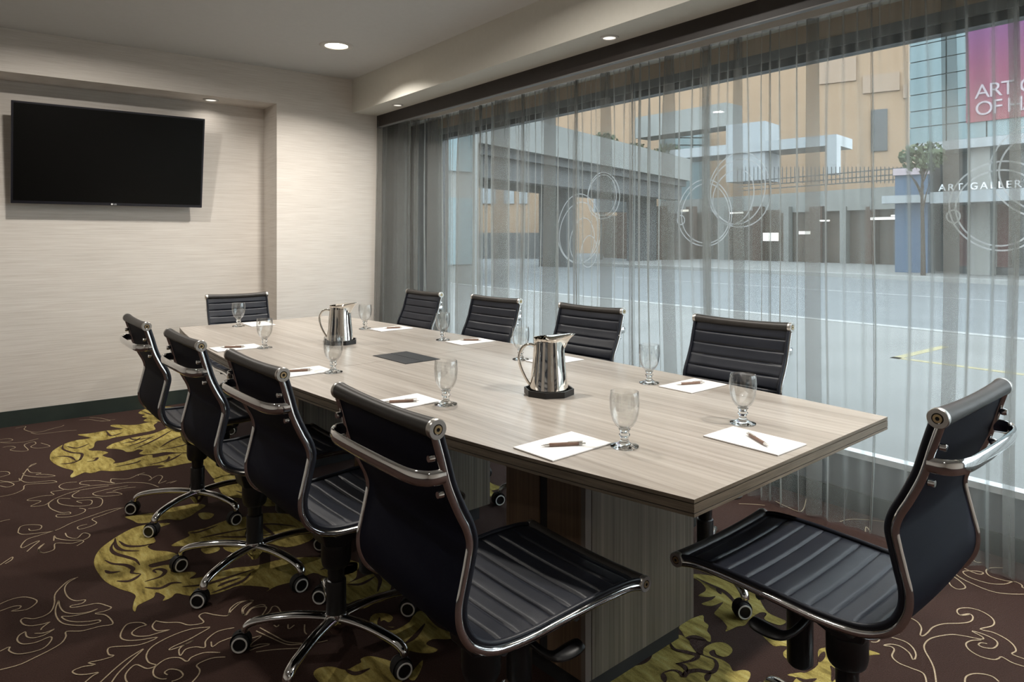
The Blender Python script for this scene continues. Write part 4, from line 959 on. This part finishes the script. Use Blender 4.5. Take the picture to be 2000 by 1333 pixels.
def on_line(px, pxL, DL, pxR, DR):
    t = (px - pxL) / (pxR - pxL); return 1 / ((1 - t) / DL + t / DR)
def wall_box(name, pxL, DL, pxR, DR, yT, yB, yref, depth, mt, parent=None, ground=False, bevel=0):
    """a real box whose long face runs between two surveyed plan points; heights read at plan point yref (0 left, 1 right)"""
    A = at(pxL, CY, DL); B = at(pxR, CY, DR); D = DL if yref == 0 else DR
    z1 = HC - (yT - CY) / F_PX * D; z0 = GZ if ground else HC - (yB - CY) / F_PX * D
    d = (B - A); d.z = 0; L = d.length; d.normalize(); n = Vector((-d.y, d.x, 0))
    if n.dot(FW) < 0: n = -n
    bm = bmesh.new(); Q = [A, B, B + n * depth, A + n * depth]
    lo = [bm.verts.new((q.x, q.y, z0)) for q in Q]; hi = [bm.verts.new((q.x, q.y, z1)) for q in Q]
    bm.faces.new(lo); bm.faces.new(hi[::-1])
    for i in range(4): bm.faces.new((lo[i], lo[(i + 1) % 4], hi[(i + 1) % 4], hi[i]))
    bmesh.ops.recalc_face_normals(bm, faces=bm.faces)
    return obj(name, bm, mt, parent)
# orange stone block
ob = empty('building', at(1400, CY, 60), label='tall orange stone building beyond the elevated walkway', cat='building'); ob.location.z = GZ
def under(o, par):
    o.parent = par; o.matrix_parent_inverse = Matrix.Translation(-Vector(par.location)); return o
under(wall_box('wall', 1085, 66, 1774, 50, -420, 0, 1, 14, M['orange'], None, True), ob)
for a in ((1600, 54.05, 1672, 52.4, 120, 165), (1685, 52.1, 1757, 50.45, 148, 183), (1764, 50.3, 1772, 50.1, 165, 192), (1701, 51.7, 1733, 51.0, 215, 296)):
    under(wall_box('window', a[0], on_line(a[0], 1085, 66, 1774, 50) - .12, a[2], on_line(a[2], 1085, 66, 1774, 50) - .12, a[4], a[5], 0, .4, M['window_brown'] if a[0] != 1701 else M['concrete_d']), ob)
# teal glass gallery with banner and lettering: front runs parallel to the window wall
XG2 = 28.0
gb = empty('building', (XG2, 9, GZ), label='teal glass gallery building with the magenta banner', cat='building')
def pbox(name, lo, hi, mt, par=None, bevel=0):
    o = obj(name, bx((lo, hi)), mt, None, bevel=bevel)
    if par: under(o, par)
    return o
pbox('wall', (XG2 + .15, -6, 4.6), (XG2 + 9, 11.6, 14), M['spandrel'], gb)
zz = [4.95 + .62 * i for i in range(13)]
for r, z in enumerate(zz):
    for c_ in range(9):
        y1 = 11.6 - c_ * 1.28
        pbox('glass_panel', (XG2 + .02, y1 - 1.25, z), (XG2 + .14, y1 - .02, z + .585), M['teal_glass'], gb)
pbox('fascia', (XG2 - .1, -6, 4.6), (XG2 + .3, 11.65, 4.93), M['white_steel'], gb)
pbox('recessed_glazing', (XG2 + 1.6, -6, GZ), (XG2 + 9, 11.6, 4.6), M['dark_glass'], gb)
for y in (9.35, 5.2, 1.0): pbox('column', (XG2 + .2, y - .35, GZ), (XG2 + .9, y + .35, 4.6), M['concrete'], gb)
pbox('canopy', (XG2 - 1.2, -6, 2.62), (XG2 + 1.6, 10.4, 3.02), M['white_steel'], gb)
for y in (10.2, 8.0, 6.0, 3.6): pbox('maroon_panel', (XG2 + .9, y - 1.55, .35), (XG2 + 1.2, y, 2.6), M['maroon'], gb)
pbox('plinth', (XG2 + .8, -6, GZ), (XG2 + 1.3, 10.3, .35), M['dark_glass'], gb)
bn = empty('banner', (XG2 - .06, 9.66, 5.5), label='magenta banner with pale lettering hung on the glass gallery', cat='banner')
under(pbox('cloth', (XG2 - .05, 4.6, 5.5), (XG2 - .02, 9.66, 11.5), M['banner']), bn)
def text(body, loc, size, mt, par, name='lettering', space=1.05, ex=.01):
    o = text_mesh(body, size, mt, name, space, ex)
    o.rotation_euler = (PI / 2, 0, -PI / 2); o.location = loc
    o.parent = par; o.matrix_parent_inverse = Matrix.Translation(-Vector(par.location)); return o
text('ART GALLERY', (XG2 - .07, 9.38, 6.32), .70, M['banner_text'], bn, space=.86)
text('OF HAMILTON', (XG2 - .07, 9.38, 5.72), .70, M['banner_text'], bn, space=.86)
M['sign_letter'] = mat('sign_letter', (.62, .64, .66), .5)
text('ART GALLERY', (XG2 - 1.1, 10.15, 3.05), .34, M['sign_letter'], gb, space=1.35, ex=.03)
# elevated walkway crossing the street
br = empty('footbridge', at(1100, CY, 33), label='pale concrete elevated walkway crossing above the street', cat='bridge'); br.location.z = GZ
A = Vector((9.0, 19.4)); B = Vector((46.0, 30.7)); dv = (B - A).normalized(); nv = Vector((-dv.y, dv.x))
BL = 27.5
def beam(name, a0, a1, o0, o1, z0, z1, mt):
    bm = bmesh.new(); q = [A + dv * a0 + nv * o0, A + dv * a1 + nv * o0, A + dv * a1 + nv * o1, A + dv * a0 + nv * o1]
    lo = [bm.verts.new((p.x, p.y, z0)) for p in q]; hi = [bm.verts.new((p.x, p.y, z1)) for p in q]
    bm.faces.new(lo); bm.faces.new(hi[::-1])
    for i in range(4): bm.faces.new((lo[i], lo[(i + 1) % 4], hi[(i + 1) % 4], hi[i]))
    bmesh.ops.recalc_face_normals(bm, faces=bm.faces); return under(obj(name, bm, mt), br)
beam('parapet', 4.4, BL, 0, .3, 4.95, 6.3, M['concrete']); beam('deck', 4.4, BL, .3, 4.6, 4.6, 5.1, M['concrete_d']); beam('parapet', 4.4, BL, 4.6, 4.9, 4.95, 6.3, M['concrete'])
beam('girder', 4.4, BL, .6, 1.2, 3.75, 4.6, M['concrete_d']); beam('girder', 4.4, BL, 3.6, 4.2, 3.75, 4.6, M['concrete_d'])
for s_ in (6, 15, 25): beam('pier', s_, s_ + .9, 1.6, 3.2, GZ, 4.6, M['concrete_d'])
# podium terrace with railing, dark storefronts below
pd = empty('terrace', at(1550, CY, 36), label='concrete terrace podium with a railing above dark storefronts', cat='building'); pd.location.z = GZ
under(wall_box('beam', 1290, 47, 1862, 31, 357, 404, 1, 3, M['concrete']), pd)
under(wall_box('storefront', 1180, 50, 1862, 31.8, 398, 0, 1, 3, M['shopfront'], None, True), pd)
for k in range(46):
    t = k / 45; px = 1440 + (1800 - 1440) * t; D = on_line(px, 1290, 47, 1862, 31)
    under(wall_box('baluster', px, D - .1, px + 1.2, D - .1, 326 - 0 * t, 358, 0, .04, M['concrete_d']), pd)
for yT in (324, 336, 346): under(wall_box('rail', 1440, on_line(1440, 1290, 47, 1862, 31), 1800, on_line(1800, 1290, 47, 1862, 31), yT, yT + 2.2, 1, .06, M['concrete_d']), pd)
for px, w, mk in ((1205, 28, 'brown_w'), (1262, 34, 'brown_w'), (1340, 14, 'brown_w'), (1402, 12, 'concrete'), (1470, 16, 'brown_w'), (1530, 10, 'concrete'), (1580, 26, 'brown_w'), (1640, 12, 'concrete'), (1690, 20, 'brown_w'), (1745, 12, 'concrete_d'), (1800, 30, 'brown_w')):
    D = on_line(px, 1180, 50, 1862, 31.8)
    under(wall_box('shop_pillar', px, D - .5, px + w, on_line(px + w, 1180, 50, 1862, 31.8) - .5, 404, 0, 0, .4, M[mk], None, True), pd)
for i, (px, py, w, h) in enumerate(((1425, 415, 26, 3), (1490, 455, 30, 16), (1560, 452, 22, 6), (1700, 425, 60, 5), (1330, 410, 14, 4), (1760, 485, 12, 8), (1600, 430, 20, 3), (1740, 420, 40, 3))):
    D = on_line(px, 1180, 50, 1862, 31.8)
    under(wall_box('shop_lamp', px, D - .7, px + w, on_line(px + w, 1180, 50, 1862, 31.8) - .7, py, py + h, 0, .05, M['warm_lamp']), pd)
# pale portal frame on the terrace
pf = empty('pavilion', at(1520, CY, 44), label='pale flat-roofed steel pavilion in front of the orange building', cat='building'); pf.location.z = 4
under(wall_box('roof', 1300, 50, 1634, 42, 262, 283, 1, 3, M['white_steel']), pf)
under(wall_box('wall', 1418, 47, 1494, 45.2, 236, 352, 1, 2.5, M['white_steel']), pf)
under(wall_box('leg', 1614, 42.4, 1634, 42, 270, 340, 1, .8, M['white_steel']), pf)
under(wall_box('fascia', 1240, 53, 1418, 47, 200, 246, 1, 2, M['concrete']), pf)
tg = empty('building', at(1340, CY, 57), label='low teal glass block above the walkway', cat='building'); tg.location.z = 5
for k in range(4):
    for j in range(3): under(wall_box('glass_panel', 1300 + 27 * j, 56, 1325 + 27 * j, 56, 256 + 14.5 * k, 268 + 14.5 * k, 0, .3, M['teal_glass']), tg)
under(wall_box('wall', 1296, 56.3, 1386, 56.3, 252, 330, 0, 1.5, M['spandrel'], None, True), tg)
# things seen under the walkway
lw = empty('building', at(1010, CY, 45), label='low orange block with pale windows seen under the walkway', cat='building'); lw.location.z = GZ
under(wall_box('wall', 900, 48, 1072, 48, 345, 455, 0, 4, M['orange'], None, True), lw)
for a, b in ((940, 968), (984, 1004), (1014, 1030)): under(wall_box('window', a, 47.9, b, 47.9, 352, 398, 0, .3, M['white_steel']), lw)
under(wall_box('base_wall', 880, 47.7, 1085, 47.7, 455, 0, 0, .5, M['concrete_d'], None, True), lw)
sh = empty('shelter', at(1220, CY, 46), label='pale blue glazed canopy under the elevated walkway', cat='shelter'); sh.location.z = GZ
under(wall_box('canopy', 1163, 45.5, 1282, 45.5, 373, 414, 0, 1.2, M['white_steel']), sh)
for px in (1172, 1268): under(wall_box('post', px, 45.8, px + 5, 45.8, 410, 0, 0, .15, M['concrete_d'], None, True), sh)
# left wing next door and its glazing
lb = empty('building', (9, 24, GZ), label='grey neighbouring building at the left end of the window view', cat='building')
pbox('wall', (4.6, 17.5, GZ), (12.2, 34, 12), M['concrete'], lb)
for z in (.6, 3.4):
    for y in (18.2, 21.2): pbox('window', (12.15, y, z), (12.3, y + 2.2, z + 2.0), M['dark_glass'], lb)
    for x in (5.3, 7.7, 10.1): pbox('window', (x, 17.4, z), (x + 1.8, 17.55, z + 2.0), M['teal_glass'], lb)
# buildings behind everything, so that no open horizon shows
bb = empty('building', (60, 62, GZ), label='long pale block closing the end of the street', cat='building')
pbox('wall', (10, 62, GZ), (75, 72, 16), M['concrete'], bb)
for i in range(14):
    for k in range(4): pbox('window', (12 + i * 4.4, 61.9, 1.6 + k * 3.6), (14.6 + i * 4.4, 62.05, 3.6 + k * 3.6), M['teal_glass'], bb)
# small tree and planting
def tree(name, loc, h, r, lab, cat, seed, n=260, zc=None, trunk=True, group=None):
    rd = random.Random(seed); t = empty(name, loc, label=lab, cat=cat)
    if trunk:
        bm = bmesh.new(); add_tube(bm, crom([(0, 0, 0), (.03, .02, h * .3), (-.02, .03, h * .62), (.02, 0, h * .85)], 3), [.09 - .06 * i / 9 for i in range(10)], 8)
        for k in range(6):
            a = k * 1.1; add_tube(bm, [(0, 0, h * (.5 + .05 * k)), (.3 * r * math.cos(a), .3 * r * math.sin(a), h * (.6 + .05 * k)), (.7 * r * math.cos(a), .7 * r * math.sin(a), h * (.7 + .04 * k))], [.035, .022, .01], 6)
        obj('trunk', bm, M['bark'], t, smooth=60)
    bm = bmesh.new(); zc = zc or h * .78
    for _ in range(n):
        d = Vector((rd.gauss(0, 1), rd.gauss(0, 1), rd.gauss(0, 1))).normalized() * r * (rd.random() ** .4)
        c = Vector((d.x, d.y, zc + d.z * .7)); s = rd.uniform(.10, .20) * (r ** .5)
        u = Vector((rd.gauss(0, 1), rd.gauss(0, 1), rd.gauss(0, 1))).normalized(); w = u.orthogonal().normalized(); q = u.cross(w)
        bm.faces.new([bm.verts.new(c + w * s), bm.verts.new(c + q * s * .5), bm.verts.new(c - w * s), bm.verts.new(c - q * s * .5)])
    o = obj('foliage', bm, M['leaf'], t); o['kind'] = 'stuff'
    return t
p = at(1803, CY, 24.2); tree('tree', (p.x, p.y, GZ + .14), 4.7, .75, 'small green street tree left of the gallery', 'tree', 3, 420, 4.15)
for i, (px, D) in enumerate(((1180, 50.5), (1243, 53.5), (1304, 50.5))):
    p = at(px, CY, D); tree('tree', (p.x, p.y, GZ + .1), 8.6, 1.0, ('green tree crown above the walkway, leftmost of three', 'green tree crown above the walkway, middle of three', 'green tree crown above the walkway, rightmost of three')[i], 'tree', 5 + i, 300, (8.4, 8.0, 7.6)[i])
kb = empty('kiosk', at(1780, CY, 26.5), label='blue kiosk with a pale roof beneath the street tree', cat='kiosk'); kb.location.z = GZ
under(wall_box('body', 1748, 26.5, 1812, 25.8, 342, 0, 0, 1.1, M['blue_paint'], None, True), kb)
under(wall_box('roof', 1744, 26.4, 1815, 25.7, 330, 343, 0, 1.3, M['banner_text']), kb)
under(wall_box('awning', 1722, 26.3, 1815, 25.3, 383, 398, 0, .4, M['white_steel']), kb)
